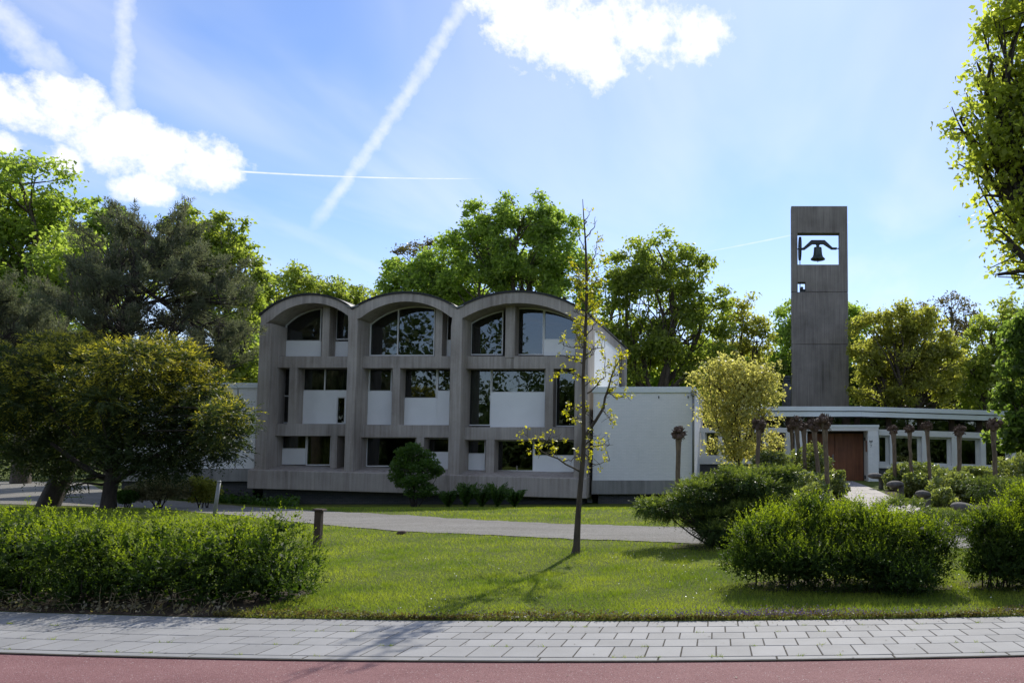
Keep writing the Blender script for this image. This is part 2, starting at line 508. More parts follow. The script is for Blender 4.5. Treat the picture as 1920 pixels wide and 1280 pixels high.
M['leaf_juniper'] = mat_leaf('juniper_scale_leaf', (0.026, 0.050, 0.018), (0.070, 0.108, 0.034), tip=(0.27, 0.33, 0.07), trans=0.28, tcol=(2.3, 2.3, 0.8), spec=0.15)  # tip colour serves as painted sunlight on upward-facing sprays
M['leaf_fern'] = mat_leaf('fern_frond', (0.036, 0.084, 0.014), (0.084, 0.150, 0.026), trans=0.4)
M['leaf_weed'] = mat_leaf('bugle_leaf', (0.08, 0.045, 0.03), (0.13, 0.14, 0.045), trans=0.3, clump=6, spec=0.1)
M['petal'] = mat_leaf('violet_petal', (0.12, 0.08, 0.18), (0.24, 0.17, 0.33), trans=0.3, tcol=(1, 1, 1), spec=0.1)
M['dry'] = mat_leaf('dry_stalk', (0.14, 0.12, 0.07), (0.26, 0.23, 0.15), trans=0.2)

M['leaf_straw'] = mat_leaf('straw_coloured_leaf', (0.20, 0.19, 0.09), (0.48, 0.44, 0.27), trans=0.5, tcol=(1.3, 1.3, 1.0))
M['leaf_oak_near'] = mat_leaf('backlit_oak_leaf', (0.14, 0.175, 0.036), (0.29, 0.30, 0.075))  # oak leaf colour brightened to carry the glow of backlight
M['leaf_mid'] = mat_leaf('mid_green_leaf', (0.060, 0.098, 0.028), (0.130, 0.170, 0.052))
M['litter'] = mat_leaf('dead_leaf', (0.05, 0.035, 0.02), (0.14, 0.10, 0.055), trans=0.1, spec=0.1)

# ------------------------------------------------------------------ object helpers
def tag(o, label=None, cat=None, group=None, kind=None):
    if label: o['label'] = label
    if cat: o['category'] = cat
    if group: o['group'] = group
    if kind: o['kind'] = kind
    return o

def empty(name, loc):
    o = bpy.data.objects.new(name, None)
    o.empty_display_size = 0.2
    o.location = loc
    COL.objects.link(o)
    return o

def root_loc(o):
    while o.parent is not None:
        o = o.parent
    return np.array(o.location[:])

def obj(name, verts, faces, mat, parent=None, smooth=False, bevel=0.0, tip=None):
    """one mesh object from world-space vertices; a child is stored relative to its root"""
    v = np.asarray(verts, dtype=np.float64).reshape(-1, 3)
    if parent is not None:
        v = v - root_loc(parent)
    me = bpy.data.meshes.new(name)
    if isinstance(faces, np.ndarray):
        n, k = faces.shape
        me.vertices.add(len(v)); me.vertices.foreach_set('co', v.astype(np.float32).ravel())
        me.loops.add(n * k); me.loops.foreach_set('vertex_index', faces.astype(np.int32).ravel())
        me.polygons.add(n)
        me.polygons.foreach_set('loop_start', np.arange(0, n * k, k, dtype=np.int32))
        me.update(calc_edges=True)
    else:
        me.from_pydata([tuple(p) for p in v], [], [tuple(int(i) for i in f) for f in faces])
        me.update()
        bm = bmesh.new(); bm.from_mesh(me)
        bmesh.ops.recalc_face_normals(bm, faces=bm.faces)
        bm.to_mesh(me); bm.free()
    if tip is not None:
        at = me.attributes.new('tip', 'FLOAT', 'POINT')
        at.data.foreach_set('value', np.asarray(tip, dtype=np.float32))
    if smooth:
        me.polygons.foreach_set('use_smooth', np.ones(len(me.polygons), dtype=bool))
    me.materials.append(M[mat] if isinstance(mat, str) else mat)
    o = bpy.data.objects.new(name, me)
    COL.objects.link(o)
    if parent is not None:
        o.parent = parent
    if bevel > 0:
        b = o.modifiers.new('bevel', 'BEVEL'); b.width = bevel; b.segments = 1; b.limit_method = 'ANGLE'
    return o

class MB:
    """collects simple solids into one mesh"""
    def __init__(self):
        self.v = []; self.f = []
    def add(self, verts, faces):
        k = len(self.v)
        self.v += [tuple(p) for p in verts]
        self.f += [tuple(i + k for i in f) for f in faces]
        return self
    def box(self, x0, x1, y0, y1, z0, z1):
        vs_ = [(x0, y0, z0), (x1, y0, z0), (x1, y1, z0), (x0, y1, z0), (x0, y0, z1), (x1, y0, z1), (x1, y1, z1), (x0, y1, z1)]
        return self.add(vs_, [(0, 3, 2, 1), (4, 5, 6, 7), (0, 1, 5, 4), (1, 2, 6, 5), (2, 3, 7, 6), (3, 0, 4, 7)])
    def prism(self, xz, y0, y1):
        """polygon in the XZ plane pushed back from y0 to y1"""
        n = len(xz)
        vs_ = [(x, y0, z) for x, z in xz] + [(x, y1, z) for x, z in xz]
        fs = [tuple(range(n)), tuple(range(2 * n - 1, n - 1, -1))]
        fs += [(i, (i + 1) % n, (i + 1) % n + n, i + n) for i in range(n)]
        return self.add(vs_, fs)
    def band(self, outer, inner, y0, y1):
        """a solid strip between two polylines in XZ with equal point counts"""
        n = len(outer)
        vs_ = []
        for y in (y0, y1):
            vs_ += [(x, y, z) for x, z in outer] + [(x, y, z) for x, z in inner]
        fs = []
        for i in range(n - 1):
            fs.append((i, i + 1, n + i + 1, n + i))
            fs.append((2 * n + i, 3 * n + i, 3 * n + i + 1, 2 * n + i + 1))
            fs.append((i, 2 * n + i, 2 * n + i + 1, i + 1))
            fs.append((n + i, n + i + 1, 3 * n + i + 1, 3 * n + i))
        fs.append((0, n, 3 * n, 2 * n)); fs.append((n - 1, 3 * n - 1, 4 * n - 1, 2 * n - 1))
        return self.add(vs_, fs)
    def hexa(self, pts):
        return self.add(pts, [(0, 3, 2, 1), (4, 5, 6, 7), (0, 1, 5, 4), (1, 2, 6, 5), (2, 3, 7, 6), (3, 0, 4, 7)])
    def cyl(self, p0, p1, r0, r1=None, n=10):
        r1 = r0 if r1 is None else r1
        v, f = tube_np([np.array([p0, p1], float)], [np.array([r0, r1], float)], n, caps=True)
        return self.add(v.tolist(), f)
    def lathe(self, c, prof, n=20, axis='Z'):
        vs_ = []
        for r, h in prof:
            for i in range(n):
                a = 2 * math.pi * i / n
                if axis == 'Z': vs_.append((c[0] + r * math.cos(a), c[1] + r * math.sin(a), c[2] + h))
                else: vs_.append((c[0] + h, c[1] + r * math.cos(a), c[2] + r * math.sin(a)))
        fs = []
        for j in range(len(prof) - 1):
            for i in range(n):
                fs.append((j * n + i, j * n + (i + 1) % n, (j + 1) * n + (i + 1) % n, (j + 1) * n + i))
        fs.append(tuple(range(n))); fs.append(tuple((len(prof) - 1) * n + i for i in range(n)))
        return self.add(vs_, fs)
    def build(self, name, mat, parent=None, smooth=False, bevel=0.0):
        return obj(name, self.v, self.f, mat, parent, smooth, bevel)

def tube_np(polys, radii, sides=5, caps=False):
    V = []; Fc = []; k = 0
    ang = np.linspace(0, 2 * math.pi, sides, endpoint=False)
    ca, sa = np.cos(ang), np.sin(ang)
    for pts, rad in zip(polys, radii):
        n = len(pts)
        t = np.gradient(pts, axis=0)
        t /= np.linalg.norm(t, axis=1)[:, None] + 1e-9
        ref = np.array([0.31, 0.87, 0.38])
        if abs(t[0] @ ref) > 0.93: ref = np.array([1.0, 0, 0])
        u = np.cross(t, ref); u /= np.linalg.norm(u, axis=1)[:, None] + 1e-9
        w = np.cross(t, u)
        ring = pts[:, None, :] + rad[:, None, None] * (u[:, None, :] * ca[None, :, None] + w[:, None, :] * sa[None, :, None])
        V.append(ring.reshape(-1, 3))
        for j in range(n - 1):
            for i in range(sides):
                a = k + j * sides + i; b = k + j * sides + (i + 1) % sides
                Fc.append((a, b, b + sides, a + sides))
        if caps:
            Fc.append(tuple(k + i for i in range(sides))); Fc.append(tuple(k + (n - 1) * sides + i for i in range(sides)))
        k += n * sides
    return np.concatenate(V), Fc

def tubes(name, polys, radii, mat, parent=None, sides=5, caps=False):
    v, f = tube_np(polys, radii, sides, caps)
    if not caps: f = np.array(f, dtype=np.int32)
    return obj(name, v, f, mat, parent, smooth=True)

def sstep(a, b, v):
    t = np.clip((np.asarray(v, float) - a) / (b - a), 0, 1)
    return t * t * (3 - 2 * t)

# ------------------------------------------------------------------ terrain
def arc(X):
    x = np.clip(X, -13.0, 9.5)
    return 8.40 + 0.038 * x + 0.01205 * x * x

EDGE_TILES = 1.46
EDGE_KERB = 1.57
EDGE_RED = 2.86

def ground_z(X, Y):
    X = np.asarray(X, float); Y = np.asarray(Y, float)
    dip = -0.5 * sstep(24.0, 34.0, Y) * (1 - sstep(-3.5, -0.5, X)) * sstep(-27.0, -21.0, X)
    rise = 0.36 * sstep(20.0, 40.0, Y) * sstep(-2.0, 1.5, X)
    roll = 0.03 * np.sin(X * 0.9 + 1.0) * np.sin(Y * 0.7) * sstep(10.0, 12.0, Y) * (1 - sstep(23, 26, Y))
    return dip + rise + roll

def gpt(px, py, lift=0.0):
    """where the sight line through a pixel meets the ground"""
    r = ray(px, py)
    lo, hi = 3.0, 140.0
    for _ in range(48):
        t = (lo + hi) / 2
        if EYE + r[2] * t > float(ground_z(r[0] * t, r[1] * t)): lo = t
        else: hi = t
    t = lo
    return np.array([r[0] * t, r[1] * t, float(ground_z(r[0] * t, r[1] * t)) + lift])

def grid_faces(nr, nc):
    i = np.arange(nr - 1)[:, None] * nc + np.arange(nc - 1)[None, :]
    return np.stack([i, i + 1, i + nc + 1, i + nc], -1).reshape(-1, 4)

def build_ground():
    xs = np.concatenate([np.linspace(-400, -60, 12), np.linspace(-55, -14, 40), np.linspace(-13, 10, 80), np.linspace(11, 50, 40), np.linspace(60, 400, 12)])
    off = np.concatenate([np.linspace(-400, -60, 10), np.linspace(-50, -3.2, 22), [-EDGE_RED - 0.012, -EDGE_RED], [-0.004, 0.0], np.linspace(0.15, 34, 110), np.linspace(36, 60, 18), np.linspace(70, 700, 16)])
    X, O = np.meshgrid(xs, off)
    Y = arc(X) + O
    Z = ground_z(X, Y)
    under = (O <= -0.002) & (O >= -EDGE_RED - 0.001)
    Z = np.where(under, -0.10, Z)
    V = np.stack([X, Y, Z], -1).reshape(-1, 3)
    o = obj('ground', V, grid_faces(len(off), len(xs)), 'lawn', smooth=True)
    tag(o, kind='structure')
build_ground()

def strip(name, mat, o0, o1, z, xs, kind='structure'):
    X = np.asarray(xs)
    V = np.concatenate([np.stack([X, arc(X) + o0, np.full_like(X, z)], -1), np.stack([X, arc(X) + o1, np.full_like(X, z)], -1)])
    o = obj(name, V, grid_faces(2, len(X)), mat)
    tag(o, kind=kind)
    return o

XS = np.linspace(-60, 60, 260)
strip('cycle_path', 'red', -EDGE_RED, -EDGE_KERB + 0.02, -0.014, XS)
pavement = strip('pavement', 'joint', -EDGE_KERB - 0.02, -0.002, -0.0028, XS)

def chamfer_block(w, d, h, c):
    x, y = w / 2, d / 2
    v = [(-x, -y, -h), (x, -y, -h), (x, y, -h), (-x, y, -h), (-x, -y, -c), (x, -y, -c), (x, y, -c), (-x, y, -c),
         (-x + c, -y + c, 0), (x - c, -y + c, 0), (x - c, y - c, 0), (-x + c, y - c, 0)]
    f = [(0, 1, 5, 4), (1, 2, 6, 5), (2, 3, 7, 6), (3, 0, 4, 7), (4, 5, 9, 8), (5, 6, 10, 9), (6, 7, 11, 10), (7, 4, 8, 11), (8, 9, 10, 11)]
    return v, f

def block_mesh(name, w, d, h, c, mat):
    v, f = chamfer_block(w, d, h, c)
    me = bpy.data.meshes.new(name); me.from_pydata(v, [], f); me.update(); me.materials.append(M[mat])
    return me

rows = [(0.0, 0.27), (0.27, 0.54), (0.54, 0.81), (0.81, 1.09), (1.09, EDGE_TILES)]
for r, (a, b) in enumerate(rows):
    me = block_mesh('tile', 0.2945, b - a - 0.009, 0.05, 0.004, 'tile')
    x = -9.9 + (0.151 if r % 2 else 0.0) + 0.03 * r
    while x < 4.6:
        t = bpy.data.objects.new('tile', me); COL.objects.link(t); t.parent = pavement
        t.location = (x, float(arc(x)) - (a + b) / 2, random.uniform(-0.0008, 0.0012))
        t.rotation_euler = (random.uniform(-0.003, 0.003), random.uniform(-0.003, 0.003), math.atan(0.038 + 0.0241 * x) + random.uniform(-0.003, 0.003))
        x += 0.3035
me = block_mesh('kerb_stone', 0.993, EDGE_KERB - EDGE_TILES - 0.008, 0.06, 0.006, 'kerb')
x = -10.2
while x < 5.6:
    t = bpy.data.objects.new('kerb_stone', me); COL.objects.link(t); t.parent = pavement
    t.location = (x, float(arc(x)) - (EDGE_KERB + EDGE_TILES) / 2, random.uniform(-0.002, 0.0005))
    t.rotation_euler = (0, 0, math.atan(0.038 + 0.0241 * x))
    x += 1.0

# gravel drive
FRONT = [(-400, 943), (-150, 944), (0, 945), (200, 950), (333, 957), (450, 967), (533, 977), (640, 987), (737, 996), (914, 1003), (1073, 1011), (1198, 1015), (1300, 1019), (1450, 1023), (1900, 1030)]
BACK = [(-400, 899), (-150, 900), (0, 902), (100, 903), (165, 905), (190, 918), (215, 930), (313, 938), (467, 950), (560, 956), (737, 964), (914, 976), (1073, 983), (1233, 987), (1450, 992), (1900, 999)]
def polyline_at(pl, x):
    return np.interp(x, [p[0] for p in pl], [p[1] for p in pl])
def build_drive():
    pxs = np.linspace(-400, 1900, 260)
    m = 9
    V = np.zeros((m, len(pxs), 3))
    rr = np.random.default_rng(4)
    j0 = np.convolve(rr.normal(0, 1, len(pxs)), np.ones(3) / 3, 'same'); j1 = np.convolve(rr.normal(0, 1, len(pxs)), np.ones(3) / 3, 'same')
    for i, px in enumerate(pxs):
        a = gpt(px, polyline_at(FRONT, px)); b = gpt(px, polyline_at(BACK, px))
        a = a + np.array([0, 0.07 * j0[i], 0]); b = b + np.array([0, 0.12 * j1[i], 0])
        for k in range(m):
            q = a + (b - a) * k / (m - 1)
            q[2] = float(ground_z(q[0], q[1])) + 0.014
            V[k, i] = q
    o = obj('driveway', V.reshape(-1, 3), grid_faces(m, len(pxs)), 'gravel')
    tag(o, kind='structure')
build_drive()

# entrance path of square slabs
PATH_X = (3.72, 5.42)
path_y = np.linspace(17.0, 39.4, 60)
V = np.concatenate([np.stack([np.full(60, x), path_y, ground_z(np.full(60, x), path_y) + 0.008], -1) for x in PATH_X])
path = tag(obj('path', V, grid_faces(2, 60), 'joint'), kind='structure')
me = block_mesh('slab', 0.558, 0.558, 0.05, 0.006, 'slab')
for i in range(3):
    for j in range(39):
        x = PATH_X[0] + 0.285 + i * 0.565; y = 17.3 + j * 0.567
        sl = bpy.data.objects.new('slab', me); COL.objects.link(sl); sl.parent = path
        sl.location = (x, y, float(ground_z(x, y)) + 0.028 + random.uniform(-0.003, 0.003))
        dz = float(ground_z(x, y + 0.1) - ground_z(x, y - 0.1)) / 0.2
        sl.rotation_euler = (math.atan(dz), 0, 0)

# ------------------------------------------------------------------ buildings
def z1(x, y): return 420 + x / 2.782, 520 + y / 2.782
def z2(x, y): return 820 + x / 2.783, 520 + y / 2.783
def z3(x, y): return 1260 + x / 2.909, 700 + y / 2.909
def XZ(p, Y):
    q = P(p[0], p[1], Y); return q.x, q.z

def rect(a, b, Y):
    """world x0,x1,z0,z1 of an upright rectangle seen between two corner points at depth Y"""
    ym = (a[1] + b[1]) / 2
    return P(a[0], ym, Y).x, P(b[0], ym, Y).x, P(0, b[1], Y).z, P(0, a[1], Y).z

def circle3(p, q, r):
    ax, ay = p; bx, by = q; cx_, cy_ = r
    d = 2 * (ax * (by - cy_) + bx * (cy_ - ay) + cx_ * (ay - by))
    ux = ((ax * ax + ay * ay) * (by - cy_) + (bx * bx + by * by) * (cy_ - ay) + (cx_ * cx_ + cy_ * cy_) * (ay - by)) / d
    uy = ((ax * ax + ay * ay) * (cx_ - bx) + (bx * bx + by * by) * (ax - cx_) + (cx_ * cx_ + cy_ * cy_) * (bx - ax)) / d
    return ux, uy, math.hypot(ax - ux, ay - uy)

def arc_pts(p, q, r, n=25, x0=None, x1=None, dr=0.0):
    cx_, cz, R = circle3(p, q, r)
    R += dr
    x0 = p[0] if x0 is None else x0; x1 = r[0] if x1 is None else x1
    a0 = math.acos(max(-1, min(1, (x0 - cx_) / R))); a1 = math.acos(max(-1, min(1, (x1 - cx_) / R)))
    return [(cx_ + R * math.cos(a0 + (a1 - a0) * i / (n - 1)), cz + R * math.sin(a0 + (a1 - a0) * i / (n - 1))) for i in range(n)]

YF, YB, YG, YE = 35.0, 35.6, 36.22, 47.0
bld = empty('concrete_building', (-13.8, 35.0, -0.4))
tag(bld, 'three-storey grey concrete framed building with three arched bays and white infill panels', 'building')

# arches in world XZ at the front plane
OUT = [[(489, 592), (583, 553), (661, 580)], [(661, 580), (757, 550), (858, 579)], [(858, 579), (968, 548), (1103, 590)]]
INN = [[(505, 604), (583, 568), (657, 596)], [(670, 601), (762, 565), (850, 599)], [(862, 600), (970, 568), (1082, 601)]]
inner_arcs = []
for k in range(3):
    o3 = [XZ(p, YF) for p in OUT[k]]; i3 = [XZ(p, YF) for p in INN[k]]
    inner_arcs.append(i3)
    n = 25
    outer = arc_pts(*o3, n); inner = arc_pts(*i3, n)
    if k == 0: inner[0] = (outer[0][0], XZ((489, 612), YF)[1])
    if k == 2: inner[-1] = (outer[-1][0], XZ((1103, 610), YF)[1])
    eps = 0.004
    if k > 0: outer = [(max(x, o3[0][0] + eps), z) for x, z in outer]; inner[0] = (outer[0][0], inner[0][1])
    if k < 2: outer = [(min(x, o3[2][0] - eps), z) for x, z in outer]; inner[-1] = (outer[-1][0], inner[-1][1])
    v = MB().band(outer, inner, YF, YE).build('vault', 'concrete', bld)
    top = arc_pts(*o3, n, dr=0.085)
    low = [(x, z + 0.004) for x, z in arc_pts(*o3, n)]
    lift0 = 0.05 if k == 0 else -0.03; lift1 = 0.05 if k == 2 else -0.03
    top[0] = (top[0][0] - lift0, top[0][1]); low[0] = (low[0][0] - lift0, low[0][1])
    top[-1] = (top[-1][0] + lift1, top[-1][1]); low[-1] = (low[-1][0] + lift1, low[-1][1])
    MB().band(top, low, YF - 0.06, YE + 0.1).build('roof_covering', 'roof', v)
for px in (661, 858):
    x, z = XZ((px, 578), YF)
    MB().prism([(x - 0.28, z + 0.10), (x, z + 0.0), (x + 0.28, z + 0.10), (x + 0.28, z + 0.155), (x, z + 0.07), (x - 0.28, z + 0.155)], YF - 0.075, YE).build('valley_gutter', 'metal', bld)

def base_top(px): return np.interp(px, [470, 1110], [880, 897])
def base_bot(px): return np.interp(px, [470, 1110], [915, 934])

# main piers
PIERS = [(484.5, 506), (651, 668), (844, 865), (1078, 1104)]
pier_x = []
for k, (a, b) in enumerate(PIERS):
    x0 = P(a, 690, YF).x; x1 = P(b, 690, YF).x
    if k == 0: x0 = XZ(OUT[0][0], YF)[0]
    if k == 3: x1 = XZ(OUT[2][2], YF)[0]
    pier_x.append((x0, x1))
    zt = XZ((a, (606, 581, 580, 604)[k]), YF)[1]
    zb = XZ((a, base_top(a) + 3), YF)[1]
    dx = 0.02 if k in (0, 3) else 0.0
    if k in (1, 2):
        xc = XZ(((661, 858)[k - 1], 580), YF)[0]
        zz = XZ((0, 600), YF)[1]
        MB().prism([(x0, zb), (x1, zb), (x1, zz - 0.25), (xc + 0.2, zt - 0.09), (xc, zt - 0.02), (xc - 0.2, zt - 0.09), (x0, zz - 0.25)], YF - 0.012, YG + 0.3).build('pier', 'concrete', bld, bevel=0.015)
    else:
        MB().box(x0 - (dx if k == 0 else 0), x1 + (dx if k == 3 else 0), YF - 0.012, YG + 0.3, zb, zt).build('pier', 'concrete', bld, bevel=0.015)

# base wall with the sloping sill that runs back to the glazing
xl, xr = pier_x[0][0] - 0.22, pier_x[3][1] + 0.04
def bz(px, py, Y): return P(px, py, Y).z
MB().hexa([(xl, YF - 0.14, bz(474, 915, YF)), (xr, YF - 0.14, bz(1108, 934, YF)), (xr, YG + 0.2, bz(1108, 934, YF)), (xl, YG + 0.2, bz(474, 915, YF)),
           (xl, YF - 0.14, bz(474, 880, YF)), (xr, YF - 0.14, bz(1108, 897, YF)), (xr, YG + 0.2, bz(1108, 884.5, YG)), (xl, YG + 0.2, bz(474, 869.5, YG))]).build('base_wall', 'concrete', bld, bevel=0.02)
MB().box(xl + 0.35, xr - 0.25, YF + 0.45, YG + 0.1, -1.0, bz(474, 912, YF)).build('plinth', 'dark_brick', bld)

# storey beams, set back behind the piers
BEAMS = [[(z1(0, 411), z1(0, 471)), (z1(0, 763), z1(0, 826))], [(z1(0, 410), z1(0, 473)), (z1(0, 769), z1(0, 834))], [(z2(0, 410), z2(0, 476)), (z2(0, 780), z2(0, 847))]]
for k in range(3):
    for t, b in BEAMS[k]:
        MB().box(pier_x[k][1] - 0.1, pier_x[k + 1][0] + 0.1, YB, YG + 0.28, bz(0, b[1], YB), bz(0, t[1], YB)).build('storey_beam', 'concrete', bld, bevel=0.012)

def post(a, b, zt=None, zb=None, Y=YB):
    x0, x1, z0, z1_ = rect(a, b, Y)
    MB().box(x0, x1, Y + 0.006, YG + 0.27, z0 if zb is None else zb, z1_ if zt is None else zt).build('post', 'concrete', bld, bevel=0.01)
# top storey posts run up into the vault
for k, a, b in ((0, z1(511, 150), z1(549, 415)), (1, z1(1101, 165), z1(1138, 415))):
    x0, x1, zb_, _ = rect(a, b, YB)
    xm = (x0 + x1) / 2
    cx_, cz, R = circle3(*inner_arcs[k])
    zt = cz + math.sqrt(R * R - (xm - cx_) ** 2) + 0.12
    MB().box(x0, x1, YB + 0.006, YG + 0.27, zb_, zt).build('post', 'concrete', bld, bevel=0.01)
x0, x1, zb_, zt = rect(z2(342, 95), z2(392, 414), YF + 0.2)
cx_, cz, R = circle3(*inner_arcs[2])
zs_ = cz + math.sqrt(R * R - ((x0 + x1) / 2 - cx_) ** 2)
MB().box(x0, x1, YB - 0.03, YG + 0.27, zb_, zs_ + 0.1).build('post', 'concrete', bld, bevel=0.01)
MB().box(x0, x1, YF - 0.02, YF + 0.3, zs_ - 0.004, zt).build('post', 'concrete', bld, bevel=0.008)
for a, b in ((z1(336, 466), z1(377, 768)), (z1(554, 820), z1(589, 995)), (z1(875, 468), z1(914, 774)), (z1(1001, 830), z1(1041, 1000))):
    post(a, b)
for a, b in ((z2(562, 470), z2(604, 786)), (z2(251, 842), z2(296, 1022))):
    post(a, b)

def window(a, b, mull=(), trans=(), parent=None, Y=YG, curtain=None, top=None, fw=0.05, depth=0.08, frame='frame', curtain_at=None, body=None, edges='LRTB'):
    """painted frame with glass panes as sub-parts; a and b are opposite corners at depth Y"""
    parent = parent or bld
    x0, x1, zb, zt = rect(a, b, Y)
    if top is not None: zt = top
    xs = [x0] + sorted(P(m, (a[1] + b[1]) / 2, Y).x for m in mull) + [x1]
    zs = [zb] + sorted(P(0, t, Y).z for t in trans) + [zt]
    mb = MB()
    if 'L' in edges: mb.box(x0, x0 + fw, Y - 0.02, Y + depth, zb, zt)
    if 'R' in edges: mb.box(x1 - fw, x1, Y - 0.02, Y + depth, zb, zt)
    if 'B' in edges: mb.box(x0 + fw, x1 - fw, Y - 0.018, Y + depth, zb, zb + fw)
    if 'T' in edges: mb.box(x0 + fw, x1 - fw, Y - 0.018, Y + depth, zt - fw, zt)
    for xm in xs[1:-1]:
        mb.box(xm - fw / 2, xm + fw / 2, Y - 0.024, Y + depth - 0.01, zb + fw * 0.9, zt - fw * 0.9)
    for zm in zs[1:-1]:
        mb.box(x0 + fw * 0.9, x1 - fw * 0.9, Y - 0.022, Y + depth - 0.012, zm - fw / 2, zm + fw / 2)
    w = mb.build('window', frame, parent)
    for i in range(len(xs) - 1):
        for j in range(len(zs) - 1):
            MB().box(xs[i] + 0.004, xs[i + 1] - 0.004, Y + 0.02, Y + 0.034, zs[j] + 0.004, zs[j + 1] - 0.004).build('pane', 'glass', w)
            if curtain and (curtain_at is None or (i, j) in curtain_at):
                n = 26
                xx = np.linspace(xs[i] + 0.03, xs[i + 1] - 0.03, n)
                yy = Y + 0.22 + 0.03 * np.sin(np.arange(n) * 1.9)
                V = np.concatenate([np.stack([xx, yy, np.full(n, zs[j] + 0.02)], -1), np.stack([xx, yy, np.full(n, zs[j + 1] - 0.02)], -1)])
                obj('curtain', V, grid_faces(2, n), curtain, w, smooth=True)
    return w

def panel(a, b, Y=YG, parent=None, mat='panel'):
    x0, x1, zb, zt = rect(a, b, Y)
    return MB().box(x0 + 0.003, x1 - 0.003, Y - 0.035, Y + 0.12, zb, zt).build('infill_panel', mat, parent or bld, bevel=0.006)

def arch_window(k, a, b, mull=(), curtain=None):
    """glazing whose head follows the vault: the panes run up into the concrete, a painted strip lines the curve"""
    x0, x1, zb, _ = rect(a, b, YG)
    cx_, cz, R = circle3(*inner_arcs[k])
    hz = lambda x: cz + math.sqrt(max(0.01, R * R - (x - cx_) ** 2))
    w = window(a, b, mull, top=max(hz(x0), hz(x1), hz(min(max(cx_, x0), x1))) + 0.12)
    xs = np.linspace(x0 + 0.05, x1 - 0.05, 14)
    o_ = [(x, hz(x) + 0.02) for x in xs]; i_ = [(x, hz(x) - 0.05) for x in xs]
    MB().band(o_, i_, YG - 0.03, YG + 0.07).build('arched_head', 'frame', w)
    return w

# bay one
arch_window(0, z1(322, 180), z1(508, 334))
panel(z1(316, 334), z1(508, 413))
arch_window(0, z1(582, 190), z1(655, 325))
panel(z1(568, 334), z1(655, 413))
window(z1(306, 470), z1(345, 760), trans=(z1(0, 618)[1],))
window(z1(404, 470), z1(650, 593), mull=(z1(527, 0)[0],), curtain='green_backing', curtain_at=((0, 0), (1, 0)))
panel(z1(388, 593), z1(589, 763))
panel(z1(589, 593), z1(650, 622))
window(z1(588, 622), z1(634, 763))
panel(z1(634, 622), z1(650, 763))
window(z1(298, 822), z1(432, 896), curtain='curtain')
panel(z1(290, 896), z1(427, 975))
window(z1(430, 822), z1(560, 980), curtain='curtain')
window(z1(588, 822), z1(640, 995), curtain='green_backing', curtain_at=())
# bay two
arch_window(1, z1(762, 180), z1(1100, 409), mull=(z1(908, 0)[0],))
arch_window(1, z1(1163, 190), z1(1195, 331))
panel(z1(1157, 331), z1(1195, 411))
window(z1(756, 474), z1(876, 595))
panel(z1(746, 595), z1(876, 768))
window(z1(939, 474), z1(1112, 632))
window(z1(1112, 474), z1(1185, 595))
panel(z1(930, 632), z1(1112, 770))
panel(z1(1112, 595), z1(1185, 770))
window(z1(741, 832), z1(1002, 986))
window(z1(1062, 836), z1(1180, 914))
panel(z1(1058, 914), z1(1180, 1001))
# bay three
arch_window(2, z2(174, 185), z2(343, 405))
arch_window(2, z2(400, 170), z2(556, 405))
arch_window(2, z2(556, 170), z2(735, 327))
panel(z2(556, 327), z2(735, 408))
window(z2(163, 476), z2(282, 773), curtain='green_backing')  # green sheets here and in the next window paint in reflected greenery
window(z2(282, 476), z2(565, 602), curtain='green_backing')
panel(z2(278, 602), z2(562, 781))
window(z2(617, 478), z2(730, 778))
window(z2(153, 846), z2(252, 922))
panel(z2(149, 922), z2(250, 1005))
window(z2(312, 848), z2(504, 1011))
window(z2(504, 850), z2(720, 932))
panel(z2(502, 932), z2(720, 1014))

# closed rooms behind the glazing: floors, cross walls and a back wall coloured dark so the rooms look dim
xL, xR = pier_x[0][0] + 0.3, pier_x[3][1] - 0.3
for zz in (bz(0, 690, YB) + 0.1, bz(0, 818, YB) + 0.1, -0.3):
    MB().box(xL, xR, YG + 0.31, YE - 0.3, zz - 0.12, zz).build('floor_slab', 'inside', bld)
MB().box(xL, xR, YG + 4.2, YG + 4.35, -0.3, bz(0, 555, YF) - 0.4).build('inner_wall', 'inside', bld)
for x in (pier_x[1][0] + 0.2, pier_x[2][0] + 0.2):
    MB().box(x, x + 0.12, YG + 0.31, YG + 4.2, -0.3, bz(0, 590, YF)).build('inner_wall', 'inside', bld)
# flank walls and back
zspr = bz(0, 606, YF)
MB().box(pier_x[0][0] + 0.02, pier_x[0][0] + 0.28, YG + 0.3, YE - 0.05, -0.6, zspr).build('side_wall', 'white_brick', bld)
xs1 = pier_x[3][1] - 0.02
MB().box(xs1 - 0.26, xs1, YG + 0.3, 44.1, -0.6, zspr - 0.02).build('side_wall', 'white_brick', bld)
MB().box(xs1 - 0.26, xs1 + 0.03, 45.95, YE - 0.04, -0.6, zspr - 0.02).build('pier', 'concrete', bld)
sw = MB().box(xs1 - 0.20, xs1 - 0.06, 44.1, 44.2, 3.0, zspr - 0.02).box(xs1 - 0.20, xs1 - 0.06, 44.95, 45.02, 3.0, zspr - 0.02).build('window', 'metal', bld)
MB().box(xs1 - 0.14, xs1 - 0.12, 44.1, 45.95, 3.0, zspr - 0.02).build('pane', 'glass', sw)
MB().box(pier_x[0][0] + 0.3, xs1 - 0.3, YE - 0.35, YE - 0.1, -0.6, zspr + 0.9).build('back_wall', 'white_brick', bld)

